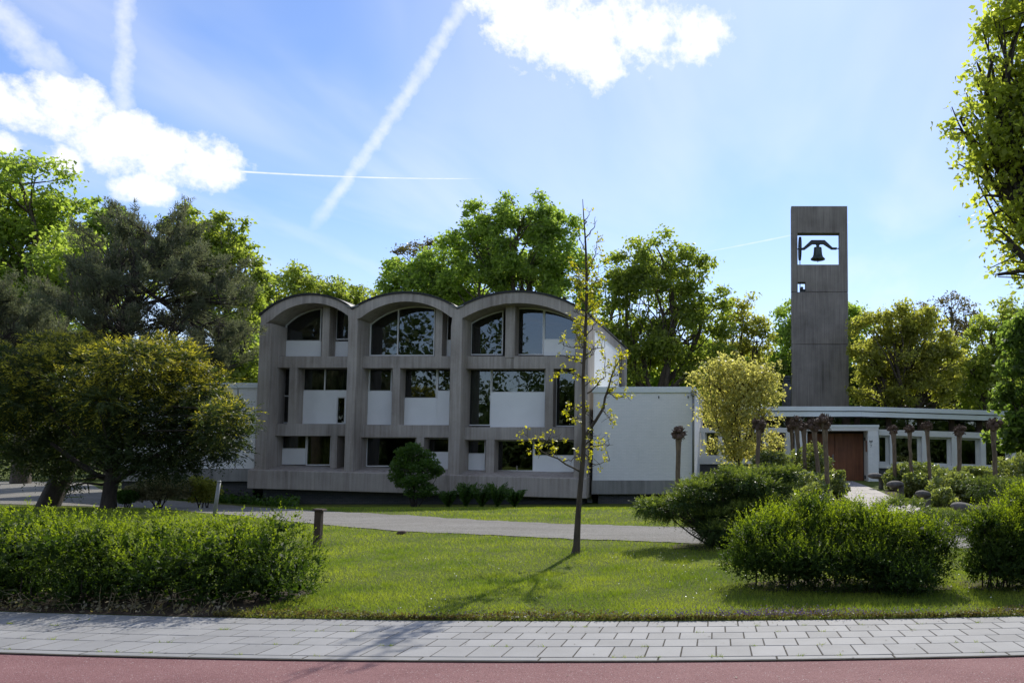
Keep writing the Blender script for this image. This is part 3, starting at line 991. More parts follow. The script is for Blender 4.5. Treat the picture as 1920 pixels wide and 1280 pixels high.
# ---- low white wings
def wing(label, px0, px1, Y0, Y1, top, cop, whitebot, plinth_bot):
    x0, x1, _, _ = rect((px0, 800), (px1, 810), Y0)
    zt, zc, zw, zp = (bz(0, t, Y0) for t in (top, cop, whitebot, plinth_bot))
    w = empty('brick_wing', ((x0 + x1) / 2, Y0, -0.4))
    tag(w, label, 'building', 'low white brick wings')
    MB().box(x0, x1, Y0, Y1, zw, zc).build('wall', 'white_brick', w)
    MB().box(x0 - 0.03, x1 + 0.03, Y0 - 0.035, Y1 + 0.03, zp, zw).build('plinth', 'concrete_plinth', w, bevel=0.01)
    MB().box(x0 + 0.2, x1 - 0.2, Y0 + 0.3, Y1 - 0.2, -1.0, zp).build('footing', 'dark_brick', w)
    MB().box(x0 - 0.06, x1 + 0.06, Y0 - 0.07, Y1 + 0.06, zc, zt).build('coping', 'fascia', w, bevel=0.012)
    return w, x0, x1, zt, zc, zw
wr, x0, x1, zt, zc, zw = wing('white brick wing adjoining the concrete building, a sapling and pollard before it', 1112, 1301, 35.45, 43.6, 725, 736, 900, 926)
MB().cyl((x1 - 0.02, 35.36, zw - 0.1), (x1 - 0.02, 35.36, zc - 0.02), 0.055).build('downpipe', 'metal', wr, smooth=True)
MB().box(x1 - 0.14, x1 + 0.12, 35.26, 35.40, zc - 0.14, zc + 0.06).build('hopper', 'metal', wr, bevel=0.01)
for px in (1235, 1290, 1155):
    q = P(px, 744, 35.4)
    MB().box(q.x - 0.02, q.x + 0.02, 35.41, 35.455, q.z - 0.06, q.z + 0.05).build('wall_anchor', 'iron', wr)
wl, x0, x1, zt, zc, zw = wing('white brick wing half hidden behind the spreading yew', 215, 479, 35.7, 43.6, 718, 727.5, 878, 902)
q = P(446, 740, 35.7)
MB().box(q.x - 0.012, q.x + 0.012, 35.68, 35.705, zw, zc).build('expansion_joint', 'metal', wl)

# ---- entrance building
YN = 40.5
ent = empty('entrance_building', (6.0, 40.5, 0.2))
tag(ent, 'long low white entrance building with flat roof and double brown door', 'building')
def XN(px, py=830, Y=YN): return P(px, py, Y).x
def ZN(py, Y=YN): return P(0, py, Y).z
XK = XN(1614); XA = XN(1345); XZE = XN(1990)
sl = (ZN(770.5) - ZN(763)) / (XN(1855) - XK)
def dz(x): return sl * max(0.0, x - XK)
def sheared(x0, x1, y0, y1, z0, z1_):
    """a box whose level follows the slight fall of the right-hand roof"""
    a, b = dz(x0), dz(x1)
    return [(x0, y0, z0 + a), (x1, y0, z0 + b), (x1, y1, z0 + b), (x0, y1, z0 + a), (x0, y0, z1_ + a), (x1, y0, z1_ + b), (x1, y1, z1_ + b), (x0, y1, z1_ + a)]
for xa, xb in ((XA, XK), (XK + 0.004, XZE)):
    MB().hexa(sheared(xa, xb, YN - 0.30, YN - 0.12, ZN(781), ZN(772.2))).build('fascia_board', 'fascia', ent, bevel=0.008)
    MB().hexa(sheared(xa, xb, YN - 0.36, YN - 0.12, ZN(770.6), ZN(762.5))).build('fascia_board', 'fascia', ent, bevel=0.008)
    MB().hexa(sheared(xa + 0.01, xb - 0.01, YN - 0.13, YN + 11, ZN(780), ZN(764.5))).build('roof', 'roof', ent)
# clerestory
cl_posts = [1400, 1438, 1478, 1518, 1556, 1607, 1666, 1725, 1784, 1836, 1890]
for px in cl_posts:
    x = XN(px, 790, YN + 0.5)
    MB().hexa(sheared(x - 0.14, x + 0.14, YN + 0.42, YN + 0.62, ZN(806, YN + .5), ZN(780, YN + .5))).build('clerestory_post', 'wood_post', ent)
for a, b in zip([1345] + cl_posts, cl_posts + [1990]):
    xa, xb = XN(a, 790, YN + .5), XN(b, 790, YN + .5)
    MB().hexa(sheared(xa + 0.15, xb - 0.15, YN + 0.5, YN + 0.52, ZN(806, YN + .5), ZN(780, YN + .5))).build('clerestory_pane', 'glass', ent)
# inner closed body so the glass looks into a dim room
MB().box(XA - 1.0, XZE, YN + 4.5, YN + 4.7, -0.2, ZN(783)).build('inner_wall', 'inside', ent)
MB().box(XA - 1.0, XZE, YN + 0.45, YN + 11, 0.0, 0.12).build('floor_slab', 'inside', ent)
MB().box(XZE - 0.2, XZE, YN + 0.3, YN + 11, -0.2, ZN(790)).build('side_wall', 'white_brick', ent)
MB().box(XA - 1.2, XA - 1.0, YN + 0.6, YN + 11, -0.2, ZN(782)).build('side_wall', 'white_brick', ent)
MB().box(XA - 1.0, XZE - 0.2, YN + 10.7, YN + 10.9, -0.2, ZN(785)).build('back_wall', 'white_brick', ent)

# right-hand wall: head beam, sill beam, deep fins and set-back windows
def zz3(y): return ZN(700 + y / 2.909)
RW0, RW1 = XN(z3(1128, 0)[0]), XZE
MB().hexa(sheared(RW0, RW1, YN, YN + 0.5, zz3(333), zz3(301))).build('head_beam', 'frame', ent, bevel=0.01)
MB().hexa(sheared(RW0, RW1, YN - 0.02, YN + 0.5, zz3(512), zz3(490))).build('sill_beam', 'frame', ent, bevel=0.01)
MB().hexa(sheared(RW0, RW1, YN + 0.12, YN + 0.5, zz3(560), zz3(512))).build('plinth', 'dark_brick', ent)
MB().hexa(sheared(RW0, RW1, YN + 0.16, YN + 0.5, zz3(620), zz3(560))).build('footing', 'dark_brick', ent)
fins = [1203, 1378, 1541, 1698, 1862, 2020]
for fx in fins:
    x = XN(z3(fx, 0)[0])
    MB().hexa(sheared(x - 0.13, x + 0.13, YN + 0.012, YN + 0.49, zz3(491), zz3(332))).build('fin', 'frame', ent, bevel=0.01)
edges = [XN(z3(1128, 0)[0])] + [XN(z3(f, 0)[0]) + 0.13 for f in fins]
nexts = [XN(z3(f, 0)[0]) - 0.13 for f in fins] + [XZE]
for xa, xb in zip(edges, nexts):
    if xb - xa < 0.2: continue
    fw = 0.17
    mb = MB()
    ya, yb = YN + 0.36, YN + 0.44
    z0, z1_ = zz3(490), zz3(333)
    mb.hexa(sheared(xa, xa + fw * 0.5, ya, yb, z0, z1_)); mb.hexa(sheared(xb - fw, xb, ya, yb, z0, z1_))
    mb.hexa(sheared(xa + fw * 0.5, xb - fw, ya + 0.002, yb, z0, z0 + 0.13)); mb.hexa(sheared(xa + fw * 0.5, xb - fw, ya + 0.002, yb, z1_ - 0.10, z1_))
    w = mb.build('window', 'frame', ent)
    MB().hexa(sheared(xa + 0.05, xb - 0.05, YN + 0.40, YN + 0.415, z0 + 0.05, z1_ - 0.05)).build('pane', 'glass', w)

# porch: lintel, jambs, double door, emblem and house number
YP = YN - 1.0
def rp(a, b, Y): return rect(z3(*a), z3(*b), Y)
x0, x1, zb_, zt_ = rp((715, 282), (1127, 312), YP)
MB().box(x0, x1, YP, YN + 0.2, zb_, zt_).build('porch_lintel', 'frame', ent, bevel=0.01)
MB().box(x0 - 0.02, x1 + 0.03, YP - 0.03, YN + 0.2, zt_ - 0.10, zt_ + 0.02).build('lintel_coping', 'fascia', ent, bevel=0.006)
jx0, jx1, jb, jt = rp((1070, 312), (1127, 592), YP)
MB().box(jx0, jx1, YP + 0.01, YN + 0.45, jb - 0.3, jt).build('jamb', 'white_brick', ent)
kx0, kx1, _, _ = rp((678, 312), (738, 592), YP)
MB().box(kx0, kx1, YP + 0.01, YN + 0.45, jb - 0.3, jt).build('jamb', 'white_brick', ent)
MB().box(kx0, jx1, YP + 0.02, YN + 0.9, 0.10, jb + 0.0).build('doorstep', 'slab', ent, bevel=0.01)
YD = YN + 0.35
dx0, dx1, db, dt = rp((742, 325), (1042, 583), YD)
xm = rp((888, 325), (889, 583), YD)[0]
MB().box(kx1, jx0, YD + 0.02, YD + 0.12, jb - 0.1, jt).build('door_frame', 'inside', ent)
for a, b in ((dx0, xm - 0.008), (xm + 0.008, dx1)):
    d = MB().box(a, b, YD - 0.03, YD + 0.03, db, dt - 0.02).build('door', 'door', ent, bevel=0.008)
    if a == dx0:
        q = P(*z3(880, 458), YD - 0.05)
        MB().box(q.x - 0.045, q.x + 0.02, YD - 0.042, YD - 0.028, q.z - 0.18, q.z + 0.16).cyl((q.x - 0.01, YD - 0.04, q.z + 0.04), (q.x - 0.01, YD - 0.085, q.z + 0.04), 0.011).cyl((q.x - 0.01, YD - 0.082, q.z + 0.04), (q.x - 0.13, YD - 0.082, q.z + 0.04), 0.012).build('handle', 'metal', d)
# mail slot and door closer hooks on the inner face of the jamb
q = P(*z3(1050, 396), YP + 0.5)
MB().box(jx0 - 0.03, jx0 + 0.001, YP + 0.35, YP + 0.62, q.z - 0.28, q.z + 0.28).build('letter_plate', 'door', ent)
for yy in (355, 562):
    q = P(*z3(1040, yy), YP + 0.8)
    MB().box(jx0 - 0.07, jx0 + 0.002, YP + 0.8, YP + 0.86, q.z - 0.10, q.z + 0.07).build('door_hook', 'iron', ent)
# dark butterfly-shaped emblem above a small faint 7 on the porch jamb
q = P(1633, 827, YP)
em = MB()
for s in (-1, 1):
    em.prism([(q.x + s * 0.005, q.z - 0.03), (q.x + s * 0.075, q.z - 0.035), (q.x + s * 0.08, q.z + 0.055), (q.x + s * 0.045, q.z + 0.03), (q.x + s * 0.005, q.z + 0.02)][::s], YP - 0.004, YP + 0.012)
em.prism([(q.x - 0.02, q.z - 0.09), (q.x + 0.025, q.z - 0.09), (q.x + 0.012, q.z - 0.045), (q.x - 0.012, q.z - 0.045)], YP - 0.004, YP + 0.012)
em.build('emblem', 'iron', ent)
q = P(1633, 835, YP)
MB().prism([(q.x - 0.05, q.z + 0.05), (q.x - 0.05, q.z + 0.03), (q.x + 0.022, q.z + 0.03), (q.x - 0.02, q.z - 0.09), (q.x + 0.0, q.z - 0.09), (q.x + 0.046, q.z + 0.035), (q.x + 0.046, q.z + 0.05)], YP - 0.003, YP + 0.012).build('house_number', 'metal', ent)

# left-hand wall behind the golden shrub
LX0, LX1 = XN(1312), kx0 + 0.02
MB().box(LX0, LX1, YN, YN + 0.45, zz3(322), zz3(295)).build('head_beam', 'frame', ent, bevel=0.01)
MB().box(LX0, LX1, YN - 0.02, YN + 0.45, zz3(494), zz3(452)).build('sill_beam', 'frame', ent, bevel=0.01)
MB().box(LX0, LX1, YN + 0.12, YN + 0.4, zz3(640), zz3(494)).build('plinth', 'dark_brick', ent)
for px in (1318, 1352, 1392, 1436, 1478):
    x = XN(px)
    MB().box(x - 0.11, x + 0.11, YN + 0.012, YN + 0.44, zz3(453), zz3(321)).build('fin', 'frame', ent, bevel=0.01)
ls = [XN(p) for p in (1318, 1352, 1392, 1436, 1478)]
for xa, xb in zip(ls, ls[1:] + [LX1]):
    if xb - xa < 0.3: continue
    z0, z1_ = zz3(452), zz3(322)
    w = MB().box(xa + 0.11, xa + 0.17, YN + 0.3, YN + 0.38, z0, z1_).box(xb - 0.17, xb - 0.11, YN + 0.3, YN + 0.38, z0, z1_).box(xa + 0.17, xb - 0.17, YN + 0.302, YN + 0.38, z0, z0 + 0.07).build('window', 'frame', ent)
    MB().box(xa + 0.1, xb - 0.1, YN + 0.33, YN + 0.345, z0 + 0.01, z1_ - 0.01).build('pane', 'glass', w)

# ---- bell tower
YT = 60.0
tw = empty('bell_tower', (P(1537, 900, YT).x, YT + 1.2, 0.3))
tag(tw, 'tall slab-like dark concrete bell tower with square bell opening', 'tower')
def XT(px, py=600): return P(px, py, YT).x
def ZT(py): return P(0, py, YT).z
def grid_solid(xs, zs, solid, y0, y1):
    mb = MB(); nx, nz = len(xs) - 1, len(zs) - 1
    ok = lambda i, j: 0 <= i < nx and 0 <= j < nz and solid(i, j)
    for i in range(nx):
        for j in range(nz):
            if not ok(i, j): continue
            a, b, c, d = xs[i], xs[i + 1], zs[j], zs[j + 1]
            mb.add([(a, y0, c), (b, y0, c), (b, y0, d), (a, y0, d)], [(0, 1, 2, 3)])
            mb.add([(a, y1, c), (b, y1, c), (b, y1, d), (a, y1, d)], [(3, 2, 1, 0)])
            if not ok(i - 1, j): mb.add([(a, y0, c), (a, y1, c), (a, y1, d), (a, y0, d)], [(3, 2, 1, 0)])
            if not ok(i + 1, j): mb.add([(b, y0, c), (b, y1, c), (b, y1, d), (b, y0, d)], [(0, 1, 2, 3)])
            if not ok(i, j - 1): mb.add([(a, y0, c), (b, y0, c), (b, y1, c), (a, y1, c)], [(3, 2, 1, 0)])
            if not ok(i, j + 1): mb.add([(a, y0, d), (b, y0, d), (b, y1, d), (a, y1, d)], [(0, 1, 2, 3)])
    return mb
tx = [XT(1484.5), XT(1495.5, 480), XT(1510.5, 535), XT(1574.5, 470), XT(1590.5)]
zs = [ZT(546.8), ZT(528.5), ZT(496), ZT(436.5), ZT(386.5)]
def sol(i, j):
    if j == 2: return i in (0, 3)
    if j == 0: return i != 1
    return True
TD = 0.8
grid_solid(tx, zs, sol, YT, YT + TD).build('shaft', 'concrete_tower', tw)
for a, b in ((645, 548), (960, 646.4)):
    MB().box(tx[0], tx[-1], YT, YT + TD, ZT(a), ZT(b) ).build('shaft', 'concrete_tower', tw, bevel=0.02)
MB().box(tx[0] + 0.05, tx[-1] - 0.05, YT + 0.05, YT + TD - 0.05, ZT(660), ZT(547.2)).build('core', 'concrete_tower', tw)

bc = P(1534.3, 470, YT); cyb = YT + TD / 2
u = YT / F                                  # metres per pixel at the tower
bell = empty('bell', (bc.x, cyb, ZT(487)))
tag(bell, 'dark bronze church bell hanging in the tower opening under an angular yoke', 'bell')
zt_b = ZT(461.5)
prof = [(0.18, 0.0), (7.2, -0.2), (7.6, -1.5), (8.0, -8), (8.7, -14), (10.2, -18.5), (13.6, -21.6), (14.1, -23.2), (13.3, -23.8), (10.0, -22.4), (3.0, -10)]
MB().lathe((bc.x, cyb, zt_b), [(r * u, h * u) for r, h in prof], 24).build('bell_body', 'bronze', bell, smooth=True)
MB().lathe((bc.x, cyb, zt_b), [(3.6 * u, -0.5 * u), (2.8 * u, 2.5 * u), (4.2 * u, 5.8 * u)], 12).build('crown', 'bronze', bell, smooth=True)
MB().lathe((bc.x, cyb, zt_b), [(0.5 * u, -8 * u), (0.6 * u, -22 * u), (1.9 * u, -24 * u), (1.7 * u, -25.5 * u), (0.5 * u, -28.6 * u)], 10).build('clapper', 'iron', bell, smooth=True)
def yk(x, y): return P(1480 + x / 9.14, 420 + y / 9.14, YT)
pts = [(205, 398), (248, 385), (382, 258), (612, 258), (748, 385), (824, 385), (824, 412), (730, 412), (592, 322), (402, 322), (268, 418), (205, 418)]
MB().prism([(yk(*p).x, yk(*p).z) for p in pts], cyb - 0.16, cyb + 0.16).build('yoke', 'iron', bell, bevel=0.02)
ax = yk(132, 408).z
MB().cyl((tx[1] - 0.1, cyb, ax), (yk(215, 408).x, cyb, ax), 0.045).cyl((yk(815, 398).x, cyb, yk(0, 398).z), (tx[3] + 0.1, cyb, yk(0, 398).z), 0.04).build('axle', 'iron', bell)
wx = yk(187, 400).x; wr_ = 22.4 * u; wz = yk(187, 400).z
wheel = MB().lathe((wx - 0.08, cyb, wz), [(wr_ - 0.12, 0.0), (wr_, 0.0), (wr_, 0.16), (wr_ - 0.12, 0.16), (wr_ - 0.12, 0.0)], 32, 'X')
wheel.f = wheel.f[:-2]
for i in range(6):
    a = math.pi * i / 6
    wheel.cyl((wx, cyb - wr_ * 0.94 * math.cos(a), wz - wr_ * 0.94 * math.sin(a)), (wx, cyb + wr_ * 0.94 * math.cos(a), wz + wr_ * 0.94 * math.sin(a)), 0.04, n=6)
wheel.build('bell_wheel', 'iron', bell)
for dy in (-0.9, 0.9):
    MB().cyl((wx, cyb + dy * wr_ * 0.35, wz - wr_ * 0.9), (wx, cyb + dy * wr_ * 0.35, ZT(546)), 0.018, n=6).build('rope', 'iron', bell)
mt = P(1506, 541, YT)
mo = MB().box(mt.x - 0.22, mt.x + 0.16, cyb - 0.2, cyb + 0.2, ZT(546.8) + 0.0, ZT(541)).cyl((mt.x - 0.1, cyb - 0.4, ZT(540)), (mt.x - 0.1, cyb + 0.4, ZT(540)), 0.12).build('bell_motor', 'iron')
tag(mo, 'small dark bell motor sitting in the little tower opening', 'motor')

# chimney by the tower
ch = empty('chimney', (P(1475, 740, 54).x, 54.3, 3.4))
tag(ch, 'short dark round brick chimney beside the bell tower', 'chimney')
c = P(1476, 735, 54)
u2 = 54 / F
MB().lathe((c.x, 54.5, P(0, 775, 54).z), [(9 * u2, 0), (9 * u2, 52 * u2), (8.4 * u2, 56 * u2), (8.0 * u2, 57 * u2)], 18).build('stack', 'dark_brick', ch, smooth=True)
for k, hh in enumerate((57, 62, 67)):
    MB().lathe((c.x, 54.5, P(0, 775, 54).z), [(7.4 * u2, hh * u2), (7.9 * u2, (hh + 0.8) * u2), (7.9 * u2, (hh + 3.4) * u2), (7.2 * u2, (hh + 4.2) * u2), (7.2 * u2, (hh + 5) * u2)], 18).build('flue_ring', 'iron', ch, smooth=True)

# ------------------------------------------------------------------ foliage
def unit(v):
    return v / (np.linalg.norm(v, axis=-1, keepdims=True) + 1e-9)

def rdir(rng, n):
    return unit(rng.normal(0, 1, (n, 3)))

def leaf_quads(C, D, L, Wd, rng, fold=0.12, up=0.0):
    """kite-shaped leaves: centre, pointing direction, length and width"""
    n = len(C)
    nr = rdir(rng, n) + np.array([0, 0, up])
    S = unit(np.cross(D, nr)); Nn = np.cross(S, D)
    L = np.broadcast_to(np.asarray(L, float), (n,))[:, None]; Wd = np.broadcast_to(np.asarray(Wd, float), (n,))[:, None]
    V = np.stack([C - D * L * 0.5, C + S * Wd * 0.5 + Nn * L * fold - D * L * 0.05, C + D * L * 0.5, C - S * Wd * 0.5 + Nn * L * fold - D * L * 0.05], 1)
    return V.reshape(-1, 3), np.arange(4 * n).reshape(n, 4)

def bent(a, b, rng, n=5, sag=0.06):
    a = np.asarray(a, float); b = np.asarray(b, float)
    t = np.linspace(0, 1, n)[:, None]
    L = np.linalg.norm(b - a)
    off = rng.normal(0, 1, 3) * L * sag
    return a + (b - a) * t + off * np.sin(t * math.pi) + np.array([0, 0, 1.0]) * L * sag * np.sin(t * math.pi)

def lobe(px, py, rx, ry, Y, dy=0.0, ryd=None):
    c = P(px, py, Y + dy); s = (Y + dy) / F
    return (np.array(c[:]), np.array([rx * s, (ryd if ryd else 0.85 * (rx + ry) / 2 * s), ry * s]))

def make_tree(name, label, cat, base, lobes, nclump, nleaf, leaf, mat, rng, trunk_r, group=None, bark='bark', clump=0.30, flat=0.7, lean=None, twigs=True, keep_low=-0.55, crown_name='crown', shell=0.5):
    base = np.asarray(base, float)
    root = empty(name, base)
    tag(root, label, cat, group)
    cen = np.mean([l[0] for l in lobes], 0)
    low = min(l[0][2] - l[1][2] for l in lobes)
    top = np.array([cen[0] * 0.6 + base[0] * 0.4, cen[1] * 0.6 + base[1] * 0.4, max(base[2] + 0.55 * (cen[2] - base[2]), low)])
    if lean is not None: top = np.asarray(lean, float)
    polys, rads = [], []
    tp = bent(base - np.array([0, 0, 0.15]), top, rng, 8, 0.02)
    polys.append(tp); rads.append(np.linspace(1.15, 0.72, 8) * trunk_r)
    C = []; R = []
    big = max(np.mean(l[1]) for l in lobes)
    vol = np.array([np.prod(l[1]) ** 0.62 for l in lobes]); vol /= vol.sum()
    for (c, r), sh in zip(lobes, vol):
        start = tp[rng.integers(4, 8)]
        q = bent(start, c, rng, 6, 0.08)
        rr = trunk_r * 0.5 * min(1.0, (np.mean(r) / big) + 0.25)
        polys.append(q); rads.append(np.linspace(rr, rr * 0.35, 6))
        k = max(4, int(nclump * sh))
        d = rdir(rng, k * 3); d = d[d[:, 2] > keep_low][:k]
        fac = rng.uniform(shell, 1.0, (len(d), 1)) ** 0.6
        cc = c + d * r * fac
        C.append(cc); R.append(np.full(len(cc), clump * np.mean(r)) * rng.uniform(0.65, 1.35, len(cc)))
        if twigs:
            for e in cc[:: 2]:
                polys.append(bent(q[rng.integers(2, 6)], e, rng, 4, 0.10)); rads.append(np.array([0.28, 0.2, 0.12, 0.05]) * rr + 0.006)
    tubes('trunk', polys, rads, bark, root, 6)
    C = np.concatenate(C); R = np.concatenate(R)
    wgt = R ** 2 / (R ** 2).sum()
    idx = rng.choice(len(C), nleaf, p=wgt)
    off = rng.normal(0, 0.52, (nleaf, 3)) * R[idx][:, None] * np.array([1, 1, flat])
    pts = C[idx] + off
    D = unit(unit(off) * 0.7 + rdir(rng, nleaf) * 0.8 + np.array([0, 0, -0.25]))
    L = leaf * rng.uniform(0.5, 1.55, nleaf)
    V, Fq = leaf_quads(pts, D, L, L * rng.uniform(0.5, 0.8, nleaf), rng, up=0.5)
    obj(crown_name, V, Fq, mat, root)
    return root

def gz(x, y): return float(ground_z(x, y))
def base_at(px, Y):
    x = P(px, 870, Y).x
    return np.array([x, Y, gz(x, Y)])

R_ = lambda s: np.random.default_rng(s)

# ---- big trees behind the buildings
def bg(name, label, Y, px, lobes, mat, nclump, nleaf, leaf, tr, seed, **kw):
    nleaf = int(nleaf * 1.35); leaf *= 0.76; nclump = int(nclump * 1.15)
    lb = [lobe(*x[:4], Y, x[4] if len(x) > 4 else 0) for x in lobes]
    return make_tree(name, label, 'tree', base_at(px, Y), lb, nclump, nleaf, leaf, mat, R_(seed), tr, 'trees behind the buildings', **kw)

bg('chestnut_tree', 'tall bright green broadleaf tree rising above the pine at the photo edge', 46, 40,
   [(40, 345, 90, 55), (0, 400, 110, 90), (95, 420, 75, 70, 2), (50, 500, 110, 80), (-60, 480, 110, 110), (30, 590, 120, 80), (130, 500, 60, 70, -2), (80, 660, 110, 70)], 'leaf_chestnut', 190, 32000, 0.30, 0.42, 1)
bg('slender_tree', 'narrow dark green tree poking up between the tall broadleaf tree and the pine', 52, 205,
   [(205, 400, 32, 38), (180, 440, 42, 45), (215, 470, 50, 60), (170, 540, 60, 60)], 'leaf_maple', 90, 9000, 0.30, 0.25, 2)
bg('oak_tree', 'yellow-green oak standing right behind the pine', 50, 390,
   [(355, 425, 50, 40), (430, 432, 40, 42), (385, 480, 75, 60), (450, 500, 48, 50), (340, 520, 70, 70), (430, 580, 65, 70), (460, 660, 45, 70), (400, 700, 80, 60)], 'leaf_oak', 170, 24000, 0.30, 0.4, 3)
bg('far_tree', 'pale green domed tree far behind the first roof arch', 84, 560,
   [(555, 545, 62, 45), (515, 570, 50, 50), (600, 560, 60, 42), (560, 610, 90, 50), (500, 640, 60, 70)], 'leaf_far', 110, 12000, 0.42, 0.35, 4)
bg('far_tree', 'pale green low tree far behind the valley of first and second arch', 88, 655,
   [(640, 560, 50, 36), (685, 565, 40, 34), (660, 600, 80, 45)], 'leaf_far', 80, 8000, 0.42, 0.35, 5)
bg('budding_tree', 'sparse brown budding tree beside the great green tree', 72, 790,
   [(775, 480, 38, 26), (815, 470, 30, 24), (750, 510, 34, 26), (800, 520, 40, 30)], 'leaf_bronze', 70, 2600, 0.26, 0.28, 6)
bg('maple_tree', 'large round-headed green tree over the second and third roof arches', 60, 950,
   [(985, 400, 62, 38), (910, 415, 45, 40), (1045, 430, 48, 45), (960, 455, 75, 50), (880, 465, 60, 42), (1050, 490, 55, 52), (985, 520, 80, 50), (900, 530, 70, 45), (1060, 560, 60, 45)], 'leaf_maple', 210, 26000, 0.32, 0.42, 7)
bg('spreading_tree', 'green spreading tree low behind the second roof arch', 62, 790,
   [(770, 515, 55, 30), (830, 500, 55, 38), (740, 540, 40, 28), (800, 550, 75, 30), (860, 560, 60, 34)], 'leaf_maple', 120, 12000, 0.32, 0.34, 8)
bg('oak_tree', 'round green oak with dark trunks behind the low wing', 58, 1235,
   [(1240, 480, 60, 42), (1180, 510, 55, 45), (1290, 500, 50, 50), (1230, 550, 90, 55), (1320, 565, 45, 60), (1150, 570, 45, 60), (1290, 640, 75, 65), (1200, 650, 85, 60), (1160, 690, 70, 60), (1330, 690, 50, 50)], 'leaf_oak', 220, 28000, 0.31, 0.46, 9)
bg('thin_tree', 'thin-leaved tree standing between the round oak and the tower', 62, 1390,
   [(1395, 590, 40, 40), (1375, 630, 40, 40), (1420, 640, 42, 45), (1390, 690, 55, 50)], 'leaf_olive', 110, 6000, 0.28, 0.26, 10)
bg('shade_tree', 'dense green tree partly hidden by the bell tower', 70, 1560,
   [(1485, 600, 32, 50), (1570, 600, 45, 45), (1480, 660, 40, 55), (1530, 650, 80, 60), (1600, 640, 40, 60), (1480, 720, 50, 50)], 'leaf_maple', 130, 14000, 0.36, 0.36, 11)
bg('hazel_tree', 'olive-green spring tree over the entrance roof beside the tower', 57, 1670,
   [(1640, 620, 48, 40), (1700, 610, 58, 40), (1740, 630, 50, 45), (1640, 680, 50, 50), (1690, 670, 70, 50), (1760, 690, 60, 50), (1650, 735, 55, 40), (1730, 740, 70, 40)], 'leaf_olive', 190, 20000, 0.29, 0.36, 12)
bg('budding_tree', 'bare twiggy tree with few leaves behind the olive-green tree', 68, 1780,
   [(1780, 575, 38, 26), (1755, 590, 30, 28), (1810, 590, 34, 28), (1715, 580, 24, 20), (1790, 630, 60, 40)], 'leaf_bronze', 90, 3000, 0.24, 0.3, 13)
bg('mixed_tree', 'mid-green tree behind the far end of the entrance roof', 60, 1860,
   [(1860, 620, 50, 42), (1910, 610, 60, 60), (1830, 680, 60, 50), (1890, 690, 70, 60), (1940, 660, 60, 70), (1850, 740, 60, 40)], 'leaf_far', 150, 16000, 0.32, 0.34, 14)
bg('ivy_tree', 'dark ivy-clad tree in shade low behind the entrance roof', 66, 1720,
   [(1690, 700, 60, 50), (1750, 720, 60, 45), (1640, 720, 55, 45), (1820, 730, 60, 40)], 'leaf_dark', 110, 12000, 0.34, 0.4, 15)
# leafy tree that hangs over the end of the entrance building
make_tree('sycamore_tree', 'leafy green tree hanging over the far end of the entrance building', 'tree', base_at(1950, 36), [lobe(*l, 36) for l in
   ((1905, 770, 48, 40), (1930, 720, 60, 50), (1890, 820, 35, 40), (1930, 830, 60, 50), (1960, 640, 70, 70))], 120, 13000, 0.24, 'leaf_mid', R_(16), 0.25)
# near oak, trunk out of the frame
make_tree('oak_tree', 'tall near oak whose leafy branches reach in at the photo edge', 'tree', base_at(2150, 18.5), [lobe(*l, 18.5) for l in
   ((1905, 60, 75, 70), (1985, 20, 120, 110), (1850, 160, 62, 60), (1925, 190, 95, 80), (1830, 250, 62, 52), (1800, 220, 35, 40), (1905, 290, 100, 75), (1845, 330, 60, 50), (1920, 380, 90, 60), (1885, 445, 62, 42), (1930, 505, 75, 48), (1870, 515, 40, 26), (1990, 260, 130, 130), (2080, 120, 150, 150), (2010, 440, 120, 110), (2130, 330, 150, 150), (2170, 60, 160, 140))],
   620, 54000, 0.14, 'leaf_oak_near', R_(17), 0.42, bark='bark_dark', clump=0.36)

# ---- dark shrubs beneath the trees beyond the gravel
def mound(name, label, cat, blobs, nleaf, leaf, mat, seed, group=None, stems=6, asp=(0.45, 0.75), bark='bark_dark', up=0.6, shell=0.72):
    """shrub: leaves gathered near the surface of overlapping rounded masses, on a fan of stems"""
    rng = R_(seed)
    c0 = np.mean([b[0] for b in blobs], 0)
    zb = gz(c0[0], c0[1])
    root = empty(name, (c0[0], c0[1], zb)); tag(root, label, cat, group)
    vol = np.array([np.prod(b[1]) ** 0.67 for b in blobs]); vol /= vol.sum()
    pts = []; dr = []
    for (c, r), s in zip(blobs, vol):
        k = int(nleaf * s)
        d = rdir(rng, k)
        rad = 1 - (1 - shell) * rng.exponential(0.9, (k, 1))
        wob = 1 + 0.13 * np.sin(d[:, :1] * 7 + c[0] * 3) * np.sin(d[:, 1:2] * 6 + 1) + 0.10 * np.sin(d[:, 2:3] * 9 + c[1])
        p = c + d * r * np.clip(rad, 0.05, 1.08) * wob
        pts.append(p); dr.append(d)
    pts = np.concatenate(pts); dr = np.concatenate(dr)
    ok = pts[:, 2] > ground_z(pts[:, 0], pts[:, 1]) + 0.03
    pts, dr = pts[ok], dr[ok]
    n = len(pts)
    D = unit(dr * 0.6 + rdir(rng, n) * 0.7 + np.array([0, 0, 0.15]))
    L = leaf * rng.uniform(0.6, 1.3, n)
    V, Fq = leaf_quads(pts, D, L, L * rng.uniform(*asp, n), rng, up=up)
    polys, rads = [], []
    for i in range(stems):
        b = blobs[i % len(blobs)]
        st = np.array([c0[0] + rng.uniform(-0.15, 0.15), c0[1] + rng.uniform(-0.15, 0.15), zb - 0.08])
        e = b[0] + rdir(rng, 1)[0] * b[1] * 0.6
        e[2] = max(e[2], zb + 0.2)
        polys.append(bent(st, e, rng, 5, 0.08)); rads.append(np.linspace(1, 0.35, 5) * 0.018 * (1 + np.mean(b[1])))
    tubes('stems', polys, rads, bark, root, 5)
    obj('foliage', V, Fq, mat, root)
    return root

